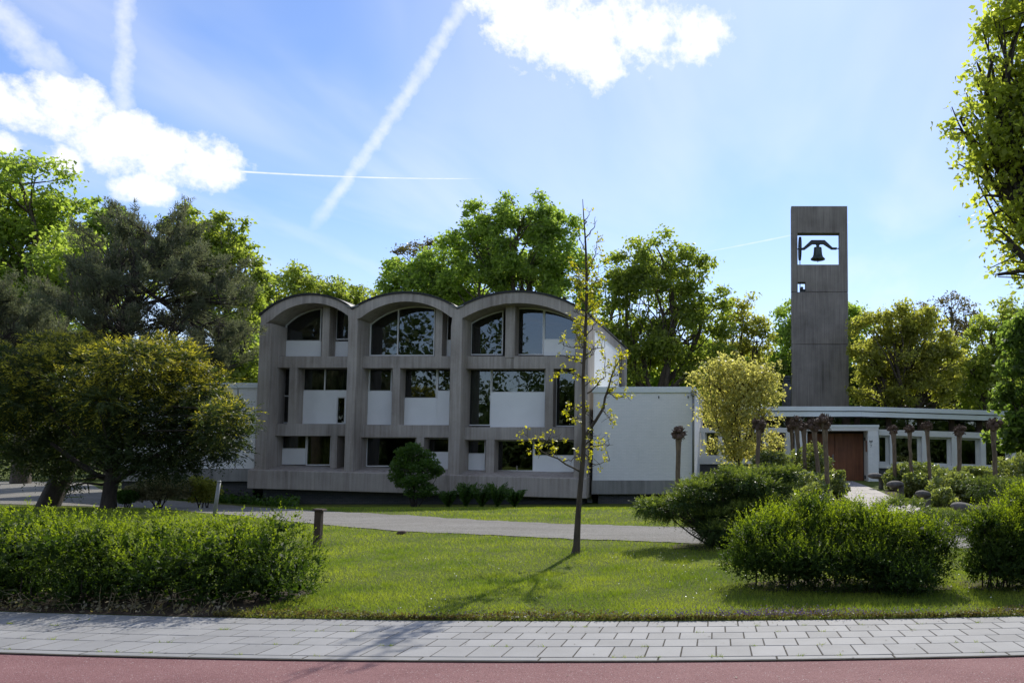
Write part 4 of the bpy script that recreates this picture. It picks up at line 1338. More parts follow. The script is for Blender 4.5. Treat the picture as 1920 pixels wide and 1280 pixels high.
def blob(px, py, rx, ry, Y, depth=None):
    c = P(px, py, Y); s = Y / F
    return (np.array(c[:]), np.array([rx * s, depth if depth else 0.8 * rx * s, ry * s]))

for i, (px, w, lab) in enumerate(((-40, 120, 'dark shrub at the photo edge beyond the gravel forecourt'), (110, 100, 'dark shrub beyond the gravel behind the leaning trunk'), (235, 85, 'dark shrub beyond the gravel between the leaning trunk and wing'))):
    mound('dark_shrub', lab, 'shrub', [blob(px, 840, w, 52, 54), blob(px + 50, 815, w * 0.7, 60, 55), blob(px - 50, 800, w * 0.6, 70, 56)], 5500, 0.26, 'leaf_dark', 40 + i, 'dark shrubs beyond the gravel')

mound('undergrowth_shrub', 'green undergrowth below the round oak behind the low wing', 'shrub', [blob(1150, 690, 60, 60, 66), blob(1230, 700, 70, 50, 67), blob(1320, 690, 60, 60, 66)], 9000, 0.42, 'leaf_maple', 45, 'undergrowth behind the buildings')
mound('undergrowth_shrub', 'green undergrowth between the golden shrub and tower', 'shrub', [blob(1400, 710, 60, 55, 68), blob(1470, 720, 50, 60, 69)], 7000, 0.42, 'leaf_maple', 46, 'undergrowth behind the buildings')
mound('undergrowth_shrub', 'dark undergrowth just above the entrance roof beside the tower', 'shrub', [blob(1650, 745, 60, 50, 68), blob(1740, 750, 60, 50, 69), blob(1830, 745, 60, 50, 69)], 9000, 0.42, 'leaf_dark', 47, 'undergrowth behind the buildings')
mound('undergrowth_shrub', 'green undergrowth beside the left end of the concrete building', 'shrub', [blob(455, 680, 50, 70, 62), blob(400, 720, 60, 60, 62)], 7000, 0.40, 'leaf_maple', 48, 'undergrowth behind the buildings')

# ---- far woodland closing the view and the wood across the road that the windows mirror
def woodland(name, label, spots, nleaf, leaf, mat, seed):
    rng = R_(seed)
    C, R = [], []
    for x, y, h, w in spots:
        for _ in range(30):
            d = rdir(rng, 1)[0]
            C.append(np.array([x, y, h * 0.50]) + d * np.array([w, w * 0.8, h * 0.50]) * rng.uniform(0.4, 1)); R.append(w * 0.36)
    C = np.array(C); R = np.array(R)
    idx = rng.integers(0, len(C), nleaf)
    off = rng.normal(0, 0.5, (nleaf, 3)) * R[idx][:, None]
    p = C[idx] + off
    p[:, 2] = np.abs(p[:, 2])
    V, Fq = leaf_quads(p, rdir(rng, nleaf), leaf * rng.uniform(0.6, 1.3, nleaf), leaf * 0.7, rng)
    tag(obj(name, V, Fq, mat), label, 'woodland', kind='stuff')
rr = R_(77)
woodland('woodland', 'far wood closing the view behind all the trees', [(x + rr.uniform(-3, 3), 104 + rr.uniform(0, 10), rr.uniform(13, 17), rr.uniform(5, 7)) for x in range(-130, 75, 8)], 40000, 1.0, 'leaf_far', 78)
woodland('woodland', 'wood across the road mirrored in the windows', [(x + rr.uniform(-2, 2), -34 + rr.uniform(-8, 3), (rr.uniform(19, 25) if x < -30 else rr.uniform(11, 16)), rr.uniform(4.5, 6.5)) for x in range(-78, 62, 6)] + [(x, -30, 5, 4) for x in range(-78, 62, 5)], 90000, 0.75, 'leaf_dark', 79)

# ---- pines
def pine(name, label, base, lobes, ntuft, seed, trunk_r, lean):
    rng = R_(seed)
    root = empty(name, base); tag(root, label, 'tree', 'grey-green pines')
    polys, rads = [], []
    tp = bent(base - np.array([0, 0, 0.1]), lean, rng, 9, 0.015)
    polys.append(tp); rads.append(np.linspace(1.1, 0.35, 9) * trunk_r)
    tops = []; outs = []
    vol = np.array([np.prod(l[1]) ** 0.67 for l in lobes]); vol /= vol.sum()
    for (c, r), s in zip(lobes, vol):
        k = int(ntuft * s)
        st = tp[rng.integers(3, 9)]
        q = bent(st, c, rng, 6, 0.06)
        polys.append(q); rads.append(np.linspace(0.3, 0.1, 6) * trunk_r)
        nb = 13
        bd = rdir(rng, nb); bd[:, 2] = np.abs(bd[:, 2]) * 0.9 - 0.25; bd = unit(bd)
        j = rng.integers(0, nb, k)
        along = rng.uniform(0.15, 1.0, (k, 1)) ** 0.6
        bl_ = rng.uniform(0.75, 1.45, nb)[j][:, None]
        d = bd[j]
        p = c + d * r * along * bl_ + rng.normal(0, 0.13, (k, 3)) * np.mean(r) * (1.25 - 0.7 * along) + np.array([0, 0, 0.35]) * np.mean(r) * along ** 2 * bl_
        tops.append(p); outs.append(d)
        for e in p[::14]:
            polys.append(bent(q[rng.integers(2, 6)], e, rng, 4, 0.06)); rads.append(np.array([0.09, 0.07, 0.05, 0.03]) * trunk_r)
    tubes('trunk', polys, rads, 'bark_dark', root, 6)
    T = np.concatenate(tops); O = np.concatenate(outs)
    ax = unit(O * 0.55 + np.array([0, 0, 0.75]) + rdir(rng, len(T)) * 0.25)
    m = 12
    n = len(T)
    A = np.repeat(ax, m, 0); B = np.repeat(T, m, 0)
    t = rng.uniform(0, 0.30, (n * m, 1))
    D = unit(A * 0.75 + rdir(rng, n * m) * 0.75)
    L = rng.uniform(0.11, 0.20, n * m)
    V, Fq = leaf_quads(B + A * t + D * L[:, None] * 0.5, D, L, 0.026, rng, fold=0.0)
    obj('crown', V, Fq, 'leaf_pine', root)
    # pale upright candles of new growth
    pick = rng.choice(n, n // 4, replace=False)
    cp = [np.array([T[i] + ax[i] * 0.2, T[i] + ax[i] * 0.2 + np.array([0, 0, rng.uniform(0.10, 0.24)])]) for i in pick if O[i][2] > 0.0]
    tubes('candles', cp, [np.array([0.016, 0.008])] * len(cp), 'dry', root, 4)['kind'] = 'stuff'
    return root
b = base_at(92, 27.5)
pine('pine_tree', 'broad grey-green pine with a leaning trunk behind the yew', b, [lobe(*l, 30, dyy) for l, dyy in
   (((290, 450, 60, 55), 0), ((235, 470, 60, 55), 1), ((330, 500, 75, 60), 0), ((200, 530, 80, 60), 0), ((270, 550, 95, 65), -1), ((370, 540, 70, 55), 1), ((415, 570, 50, 50), 0), ((150, 580, 60, 55), 0), ((230, 620, 100, 60), -1), ((340, 620, 90, 65), 0), ((410, 640, 50, 60), 0), ((190, 680, 100, 50), 0), ((350, 690, 95, 55), 0), ((425, 690, 35, 45), 0))], 7200, 21, 0.30, P(270, 470, 30)[:])
b = base_at(-60, 33)
pine('pine_tree', 'lower grey-green pine at the photo edge beside the broad pine', b, [lobe(*l, 33) for l in
   ((20, 620, 70, 50), (-40, 600, 70, 60), (70, 640, 60, 45), (0, 680, 100, 50), (90, 690, 50, 45))], 3400, 22, 0.22, P(-20, 600, 33)[:])

def shatter(blobs, k, scale, flat, seed, low=-0.2, keep=0.0):
    """break rounded masses into smaller uneven ones lying on their surface"""
    rng = R_(seed); out = []
    for c, r in blobs:
        for d_ in rdir(rng, k * 3):
            if d_[2] < low: continue
            s = rng.uniform(0.7, 1.35)
            out.append((c + d_ * r * rng.uniform(0.55, 0.95), r * scale * s * np.array([1, 1, flat])))
            if len(out) % k == 0: break
        if keep: out.append((c, r * keep))
    return out

# ---- shrubs made of leafy sprays (hedge, yew, juniper)
def spray_plant(name, label, cat, base, blobs, nspray, slen, nper, leaf, wid, mat, seed, outw=0.6, upw=0.7, rnd=0.4, droop=0.0, inner=0.25, tip_gain=1.0, group=None, stems=8, stem_r=0.02, bark='bark_dark', trunk=None, flat=False, minz=0.02, tip_pow=1.0, vol_pow=0.67, reject=True, wobble=0.0, everywhere=False, central=False, core=0, core_leaf=0.12):
    rng = R_(seed)
    root = empty(name, base); tag(root, label, cat, group)
    vol = np.array([np.prod(b_[1]) ** vol_pow for b_ in blobs]); vol /= vol.sum()
    P0, O0, dep = [], [], []
    for i, ((c, r), s) in enumerate(zip(blobs, vol)):
        k = int(nspray * s)
        d = rdir(rng, k)
        rad = np.where(rng.random((k, 1)) < inner, rng.uniform(0.2, 0.85, (k, 1)), rng.uniform(0.80, 1.0, (k, 1)))
        p = c + d * r * rad * (1 + wobble * np.sin(d * 5 + i).sum(1, keepdims=True))
        keep = np.ones(k, bool)
        if reject:
            for j, (c2, r2) in enumerate(blobs):
                if j != i:
                    q = (((p - c2) / r2) ** 2).sum(1)
                    keep &= (q > 0.55) | (rng.random(k) < 0.12)
        keep &= p[:, 2] > ground_z(p[:, 0], p[:, 1]) + minz
        nn = unit(d / r)
        P0.append(p[keep]); O0.append(nn[keep]); dep.append(rad[keep, 0])
    P0 = np.concatenate(P0); O0 = np.concatenate(O0); dep = np.concatenate(dep)
    n = len(P0)
    A = unit(O0 * outw + np.array([0, 0, upw]) + rdir(rng, n) * rnd)
    SL = slen * rng.uniform(0.55, 1.45, n)
    side = unit(np.cross(A, np.array([0, 0, 1.0]) + rdir(rng, n) * 0.3))
    t = np.linspace(0.06, 1, nper)[None, :]
    pos = P0[:, None, :] + A[:, None, :] * (t * SL[:, None])[..., None]
    pos[..., 2] -= droop * (t * t) * SL[:, None]
    sgn = np.where(np.arange(nper) % 2 == 0, 1.0, -1.0)[None, :, None]
    if not flat:
        th = rng.uniform(0, 6.28, (n, nper, 1)); third = np.cross(A, side)
        sv = side[:, None, :] * np.cos(th) + third[:, None, :] * np.sin(th)
    else:
        sv = side[:, None, :] * sgn
    D = unit(A[:, None, :] * 0.75 + sv * 0.75 + rng.normal(0, 0.12, (n, nper, 3)) - np.array([0, 0, droop * 0.5]))
    taper = (1.15 - 0.55 * t)
    L = leaf * taper * rng.uniform(0.75, 1.25, (n, nper))
    C = pos + D * (L * 0.5)[..., None]
    C = C.reshape(-1, 3); D = D.reshape(-1, 3); L = L.reshape(-1)
    V, Fq = leaf_quads(C, D, L, L * wid * rng.uniform(0.8, 1.2, len(L)), rng, fold=0.06, up=0.4)
    core_v = None
    if core:
        pick = rng.choice(len(blobs), core, p=vol)
        cc = np.array([b_[0] for b_ in blobs])[pick]; cr = np.array([b_[1] for b_ in blobs])[pick]
        cp = cc + rdir(rng, core) * cr * rng.uniform(0, 0.72, (core, 1))
        cp = cp[cp[:, 2] > ground_z(cp[:, 0], cp[:, 1]) + minz + 0.04]
        cL = core_leaf * rng.uniform(0.6, 1.3, len(cp))
        core_v, core_f = leaf_quads(cp, rdir(rng, len(cp)), cL, cL * 0.6, rng)
    young = np.clip((O0[:, 2] + 0.05) * 1.4, 0, 1) * (dep > 0.78) * rng.uniform(0.35, 1.0, n)  # young growth, with lit tops painted into the same mask
    zl, zh = np.percentile(P0[:, 2], [3, 97])
    hr_ = (P0[:, 2] - zl) / (zh - zl)
    if everywhere == 'up': young = np.clip((O0[:, 2] - 0.1) * 1.6, 0, 1) * (dep > 0.75) * rng.uniform(0.5, 1.0, n)  # juniper: sunlit tops and dark undersides painted in by facing
    elif everywhere: young = (dep > 0.78) * (rng.random(n) < 0.25 + 0.6 * sstep(0.3, 0.8, hr_)) * rng.uniform(0.5, 1.0, n) * sstep(0.12, 0.45, hr_)
    else: young = np.clip(young + 0.35 * (dep > 0.8), 0, 1) * sstep(0.22, 0.80, hr_)  # height ramp paints hedge tops bright and leaves shaded fronts dark
    tp = (young[:, None] * (t ** tip_pow) * tip_gain).reshape(-1)
    tv = np.repeat(np.clip(tp, 0, 1), 4)
    if core_v is not None:
        Fq = np.concatenate([Fq, core_f + len(V)]); V = np.concatenate([V, core_v]); tv = np.concatenate([tv, np.zeros(len(core_v))])
    obj('foliage' if trunk is None else 'crown', V, Fq, mat, root, tip=tv)
    polys, rads = [], []
    if trunk is not None:
        polys += [x for x, _ in trunk]; rads += [y for _, y in trunk]
    for i in range(stems):
        b_ = blobs[rng.integers(0, len(blobs))]
        bx = base if (trunk is not None or central) else np.array([b_[0][0] + rng.uniform(-.3, .3) * b_[1][0], b_[0][1] + rng.uniform(-.2, .2) * b_[1][1], 0])
        st = np.array([bx[0], bx[1], gz(bx[0], bx[1]) - 0.05])
        if trunk is not None: st = trunk[0][0][rng.integers(len(trunk[0][0]) // 2, len(trunk[0][0]))]
        e = b_[0] + rdir(rng, 1)[0] * b_[1] * 0.6
        polys.append(bent(st, e, rng, 5, 0.05)); rads.append(np.linspace(1, 0.3, 5) * stem_r)
    tubes('stems' if trunk is None else 'trunk', polys, rads, bark, root, 6)
    return root

# spreading yew
YY = 26.0
b = base_at(207, YY)
s0 = [b + np.array([0, 0, -0.1]), np.array(P(205, 925, YY)[:]), np.array(P(212, 890, YY)[:]), np.array(P(210, 840, YY)[:]), np.array(P(215, 780, YY)[:])]
br1 = [np.array(P(212, 900, YY)[:]), np.array(P(180, 890, YY)[:]), np.array(P(150, 870, YY)[:]), np.array(P(95, 830, YY - 0.6)[:])]
br2 = [np.array(P(214, 902, YY)[:]), np.array(P(238, 888, YY)[:]), np.array(P(300, 850, YY - 0.4)[:]), np.array(P(390, 815, YY)[:])]
br3 = [np.array(P(210, 905, YY)[:]), np.array(P(190, 908, YY)[:]), np.array(P(160, 905, YY - 0.3)[:]), np.array(P(130, 912, YY - 0.4)[:])]
rng_y = R_(30)
yb = []
for px, py, rx, ry in ((60, 700, 70, 40), (150, 680, 80, 40), (250, 690, 80, 42), (330, 720, 70, 42), (380, 755, 54, 38), (20, 760, 80, 50), (110, 750, 90, 50), (200, 750, 90, 50), (290, 780, 90, 48), (375, 810, 70, 40), (415, 815, 36, 28), (40, 820, 85, 45), (130, 830, 85, 45), (220, 830, 80, 42), (310, 845, 75, 36), (380, 853, 44, 24), (-40, 760, 80, 80), (90, 865, 70, 26), (280, 875, 60, 20), (150, 655, 45, 25), (425, 778, 24, 20), (340, 675, 45, 28)):
    yb.append(blob(px, py, rx, ry, YY + rng_y.uniform(-1.6, 1.4), 1.3))
yb.append(blob(150, 905, 24, 7, YY - 0.4, 0.3))
spray_plant('yew_tree', 'wide dark yew with yellow new tips and a short forked trunk', 'tree', b, shatter(yb, 7, 0.50, 0.62, 301, -0.6, 0.7), 17500, 0.40, 9, 0.15, 0.30, 'leaf_yew', 31, outw=0.8, upw=0.35, rnd=0.45, droop=0.30, inner=0.3, tip_gain=1.7, flat=True, stems=46, stem_r=0.035,
            trunk=[(np.array(s0), np.array([0.24, 0.19, 0.20, 0.16, 0.1])), (np.array(br1), np.array([0.10, 0.09, 0.08, 0.05])), (np.array(br2), np.array([0.11, 0.09, 0.07, 0.05])), (np.array(br3), np.array([0.06, 0.05, 0.035, 0.02]))], minz=0.5, tip_pow=1.3, everywhere=True)

# clipped honeysuckle hedge on the pavement edge
hb = []
rng_h = R_(32)
for i, x in enumerate(np.linspace(-11.4, -5.65, 13)):
    h = 0.98 + 0.07 * math.sin(i * 1.7) - (0.06 if i > 11 else 0)
    hb.append((np.array([x, 9.62 + 0.06 * math.sin(i * 2.1) + 0.018 * max(0, -x - 7) ** 2, 0.46]), np.array([0.50, 0.66, h * 0.53])))
    hb.append((np.array([x + 0.2, 9.5 + 0.018 * max(0, -x - 7) ** 2, 0.2]), np.array([0.45, 0.55, 0.34])))
spray_plant('hedge', 'long shaggy green hedge along the pavement below the yew', 'hedge', (-8.0, 9.6, 0), shatter(hb, 6, 0.45, 0.8, 302, -0.7, 0.9), 15500, 0.17, 11, 0.037, 0.55, 'leaf_hedge', 33, outw=0.55, upw=0.62, rnd=0.5, inner=0.45, stems=60, stem_r=0.012, reject=True, tip_pow=0.7, wobble=0.03, core=9000, core_leaf=0.10)
def lonicera(label, blobs, n, seed):
    c = np.mean([b_[0] for b_ in blobs], 0)
    return spray_plant('honeysuckle_bush', label, 'bush', (c[0], c[1], 0.0), shatter(blobs, 6, 0.5, 0.8, seed + 300, -0.7, 0.85), int(n * 1.45), 0.18, 11, 0.037, 0.55, 'leaf_hedge', seed, outw=0.6, upw=0.5, rnd=0.55, inner=0.45, stems=30, stem_r=0.012, tip_pow=0.7, group='shaggy bushes on the lawn', wobble=0.03, core=5000, core_leaf=0.10)
lonicera('big shaggy green bush on the lawn between juniper and edge bush', [blob(1440, 1015, 66, 56, 10.6, .5), blob(1525, 1003, 84, 58, 10.7, .55), blob(1480, 1060, 98, 44, 10.3, .5), blob(1620, 1006, 84, 60, 10.7, .55), blob(1590, 1065, 108, 46, 10.2, .5), blob(1695, 1022, 70, 56, 10.6, .5), blob(1695, 1072, 74, 42, 10.2, .45), blob(1460, 990, 44, 32, 10.8, .4), blob(1740, 1046, 48, 50, 10.4, .4)], 8000, 34)
lonicera('shaggy green bush cut off by the photo edge beside the big bush', [blob(1872, 1010, 64, 55, 10.5, .5), blob(1950, 990, 80, 65, 10.6, .55), blob(1870, 1060, 62, 45, 10.3, .5), blob(1960, 1060, 90, 50, 10.3, .55), blob(2050, 1010, 80, 70, 10.6, .55)], 5600, 35)

# spreading juniper with layered plumes
jb_ = []
rng_j = R_(303)
for px, py, rx, ry in ((1225, 948, 38, 7), (1275, 940, 45, 9), (1320, 950, 40, 9), (1300, 918, 42, 7), (1345, 908, 50, 9), (1395, 900, 50, 9), (1440, 893, 40, 9), (1475, 890, 25, 8),
                       (1340, 931, 45, 9), (1400, 925, 50, 10), (1450, 915, 40, 10), (1308, 970, 36, 8), (1345, 970, 42, 9), (1395, 955, 45, 10), (1445, 940, 40, 10),
                       (1322, 994, 24, 7), (1352, 992, 30, 8), (1392, 983, 40, 10), (1338, 1010, 16, 6), (1364, 1012, 22, 7), (1402, 1008, 30, 10), (1252, 958, 30, 6), (1370, 888, 30, 6)):
    for k in range(3):
        Yj = 15.0 + rng_j.uniform(-0.55, 0.75)
        jb_.append(blob(px + rng_j.uniform(-14, 14), py + rng_j.uniform(-3, 3), rx * rng_j.uniform(0.45, 0.75), ry * rng_j.uniform(0.6, 1.0), Yj, 0.22))
spray_plant('juniper', 'spreading dark juniper with layered drooping plumes at the drive edge', 'shrub', tuple(base_at(1350, 14.9)), jb_, 8500, 0.17, 12, 0.055, 0.34, 'leaf_juniper', 36, outw=0.8, upw=0.10, rnd=0.3, droop=0.22, inner=0.3, flat=True, stems=30, stem_r=0.022, tip_pow=0.6, tip_gain=1.0, everywhere='up', central=True, core=2500, core_leaf=0.07)
for k, (lab, bl) in enumerate((('low flat juniper beside the path behind the big bush', [blob(1760, 978, 50, 14, 17.5, .5), blob(1690, 955, 45, 14, 18.0, .5), blob(1815, 992, 40, 16, 17.0, .5), blob(1745, 992, 60, 16, 17.0, .5)]),
                               ('low dark juniper under the last pollard tree', [blob(1880, 917, 55, 15, 24, .7), blob(1850, 910, 40, 12, 24.5, .6), blob(1930, 925, 60, 20, 23.5, .7)]))):
    c = np.mean([q[0] for q in bl], 0)
    spray_plant('juniper', lab, 'shrub', (c[0], c[1], gz(c[0], c[1])), bl, 1500, 0.22, 14, 0.06, 0.34, 'leaf_juniper', 37 + k, outw=0.8, upw=0.25, rnd=0.35, droop=0.3, flat=True, stems=14, tip_gain=0.7)

# ---- glossy laurels on both sides of the path
LA = [('glossy laurel behind the juniper under the golden shrub', [(1455, 880, 38, 34, 30), (1425, 895, 30, 24, 29)]),
      ('glossy laurel at the foot of the five crowded pollards', [(1505, 872, 42, 36, 31.5), (1535, 888, 32, 32, 31)]),
      ('glossy laurel along the path edge facing the bollards', [(1560, 912, 32, 34, 27.5), (1535, 915, 38, 34, 27)]),
      ('glossy laurel between juniper and path edge laurel', [(1485, 912, 48, 36, 26), (1520, 938, 54, 30, 24.5)]),
      ('glossy laurel beside the first bollard at the door', [(1692, 893, 34, 26, 33), (1672, 902, 18, 20, 32.6)]),
      ('glossy laurel around the third pollard right of the door', [(1735, 890, 40, 28, 32), (1762, 900, 32, 26, 31)]),
      ('glossy laurel behind the third and fourth bollards', [(1775, 916, 44, 30, 27), (1765, 940, 36, 22, 25.5)]),
      ('glossy laurel between the second and third bollards', [(1718, 915, 30, 26, 29)]),
      ('pale speckled laurel in front of the last windows', [(1830, 890, 36, 18, 33), (1800, 897, 26, 16, 32)]),
      ('glossy laurel beside the low juniper under the last pollard', [(1828, 922, 38, 22, 27)]),
      ('glossy laurel at the photo edge under the hanging tree', [(1905, 889, 44, 34, 31), (1950, 886, 40, 34, 31)])]
for i, (lab, bl) in enumerate(LA):
    mound('laurel', lab, 'shrub', shatter([blob(*q) for q in bl], 6, 0.45, 0.85, 310 + i, -0.6, 0.85), 4600, 0.12, 'leaf_laurel', 50 + i, 'glossy laurels by the path', stems=8)

# golden spring shrub
rng = R_(60)
gb = [blob(*q) for q in ((1385, 720, 70, 46, 33), (1335, 715, 40, 36, 33), (1430, 725, 45, 45, 33), (1370, 690, 50, 26, 33), (1380, 770, 70, 45, 33), (1440, 775, 30, 34, 32.6), (1370, 820, 50, 45, 33), (1420, 835, 45, 36, 32.5), (1450, 835, 32, 22, 32.3), (1380, 865, 40, 25, 33), (1330, 690, 24, 22, 33), (1450, 690, 22, 20, 33))]
make_tree('golden_shrub', 'tall golden-leaved spring shrub against the white wing corner', 'shrub', base_at(1383, 33), [(c, r) for c, r in gb], 340, 12500, 0.12, 'leaf_golden', rng, 0.09, clump=0.36, bark='bark', shell=0.2, keep_low=-0.9)

# shrubs along the concrete facade
mound('facade_shrub', 'rounded dark green shrub against the concrete base wall', 'shrub', shatter([blob(775, 862, 34, 28, 32.6), blob(805, 880, 32, 24, 32.4), blob(755, 890, 26, 34, 32.5), blob(785, 915, 36, 28, 32.3)], 7, 0.42, 0.75, 305, -0.7, 0.75), 9000, 0.105, 'leaf_fern', 61, stems=12)
mound('variegated_shrub', 'pale straw-coloured shrub beside the gravel beneath the yew', 'shrub', shatter([blob(295, 916, 38, 24, 28.0), blob(262, 924, 30, 18, 27.8), blob(335, 914, 30, 22, 28.2)], 7, 0.45, 0.8, 304, -0.9, 0.9), 7500, 0.10, 'leaf_straw', 62, stems=8)
mound('low_shrub', 'small green shrub at the gravel edge next to the straw-coloured shrub', 'shrub', [blob(238, 930, 20, 13, 27.4)], 1500, 0.09, 'leaf_fern', 63, stems=5)
mound('low_shrub', 'olive shrub behind the straw-coloured shrub by the wing plinth', 'shrub', [blob(370, 914, 30, 24, 28.6), blob(392, 918, 22, 20, 28.5)], 2600, 0.10, 'leaf_olive', 64, stems=5)
def cover(name, label, px0, px1, pyf, n, leaf, mat, seed, h):
    rng = R_(seed)
    P0 = []
    for _ in range(n):
        px = rng.uniform(px0, px1); lo, hi = pyf(px)
        g = gpt(px, rng.uniform(lo, hi)); g[2] += abs(rng.normal(0, h))
        P0.append(g)
    P0 = np.array(P0)
    L = leaf * rng.uniform(0.6, 1.3, n)
    V, Fq = leaf_quads(P0, unit(rdir(rng, n) + np.array([0, 0, 0.3])), L, L * 0.6, rng, up=1.0)
    return tag(obj(name, V, Fq, mat), label, 'plants', kind='stuff')
cover('ground_cover', 'low green ground cover along the foot of the concrete building', 322, 560, lambda p: (np.interp(p, [322, 560], [927, 945]), np.interp(p, [322, 560], [937, 952])), 4200, 0.16, 'leaf_fern', 65, 0.16)

# fern clumps
def fern(label, px, top, Y, w, seed):
    rng = R_(seed)
    b_ = base_at(px, Y)
    H = P(px, top, Y).z - b_[2]
    root = empty('fern', b_); tag(root, label, 'fern', 'ferns at the foot of the facade')
    Cs, Ds, Ls = [], [], []
    stem_p, stem_r = [], []
    for _ in range(46):
        a = rng.uniform(0, 6.28); rad = 1.5 * w * rng.uniform(0.3, 1.0); h = H * rng.uniform(0.75, 1.08)
        t = np.linspace(0, 1, 16)[:, None]
        d = np.array([math.cos(a), math.sin(a) * 0.8, 0])
        pts = b_ + d * rad * (t ** 1.7) + np.array([0, 0, 1]) * h * (t - 0.16 * t ** 3)
        stem_p.append(pts[::3]); stem_r.append(np.full(len(pts[::3]), 0.008))
        tan = unit(np.gradient(pts, axis=0))
        sd_ = unit(np.cross(tan, np.array([math.sin(a), -math.cos(a), 0.4])))
        for s in (-1, 1):
            L = 0.17 * np.sin(np.clip(t[:, 0], 0.08, 0.97) * math.pi) ** 0.7
            D = unit(sd_ * s + tan * 0.5)
            Cs.append(pts + D * L[:, None] * 0.5); Ds.append(D); Ls.append(L)
    C = np.concatenate(Cs); D = np.concatenate(Ds); L = np.concatenate(Ls)
    V, Fq = leaf_quads(C, D, L, 0.06, rng)
    tubes('stems', stem_p, stem_r, 'leaf_fern', root, 4)
    obj('fronds', V, Fq, 'leaf_fern', root)
for i, (px, top, w, lab) in enumerate(((842, 914, 0.30, 'small fern clump next to the rounded facade shrub'), (875, 899, 0.42, 'second fern clump from the rounded facade shrub, taller than its neighbours'), (905, 910, 0.35, 'short fern clump in the middle of the facade ferns'), (934, 899, 0.50, 'widest fern clump at the facade base'), (966, 914, 0.36, 'last fern clump, farthest from the rounded facade shrub'))):
    fern(lab, px, top, 32.2, w, 80 + i)

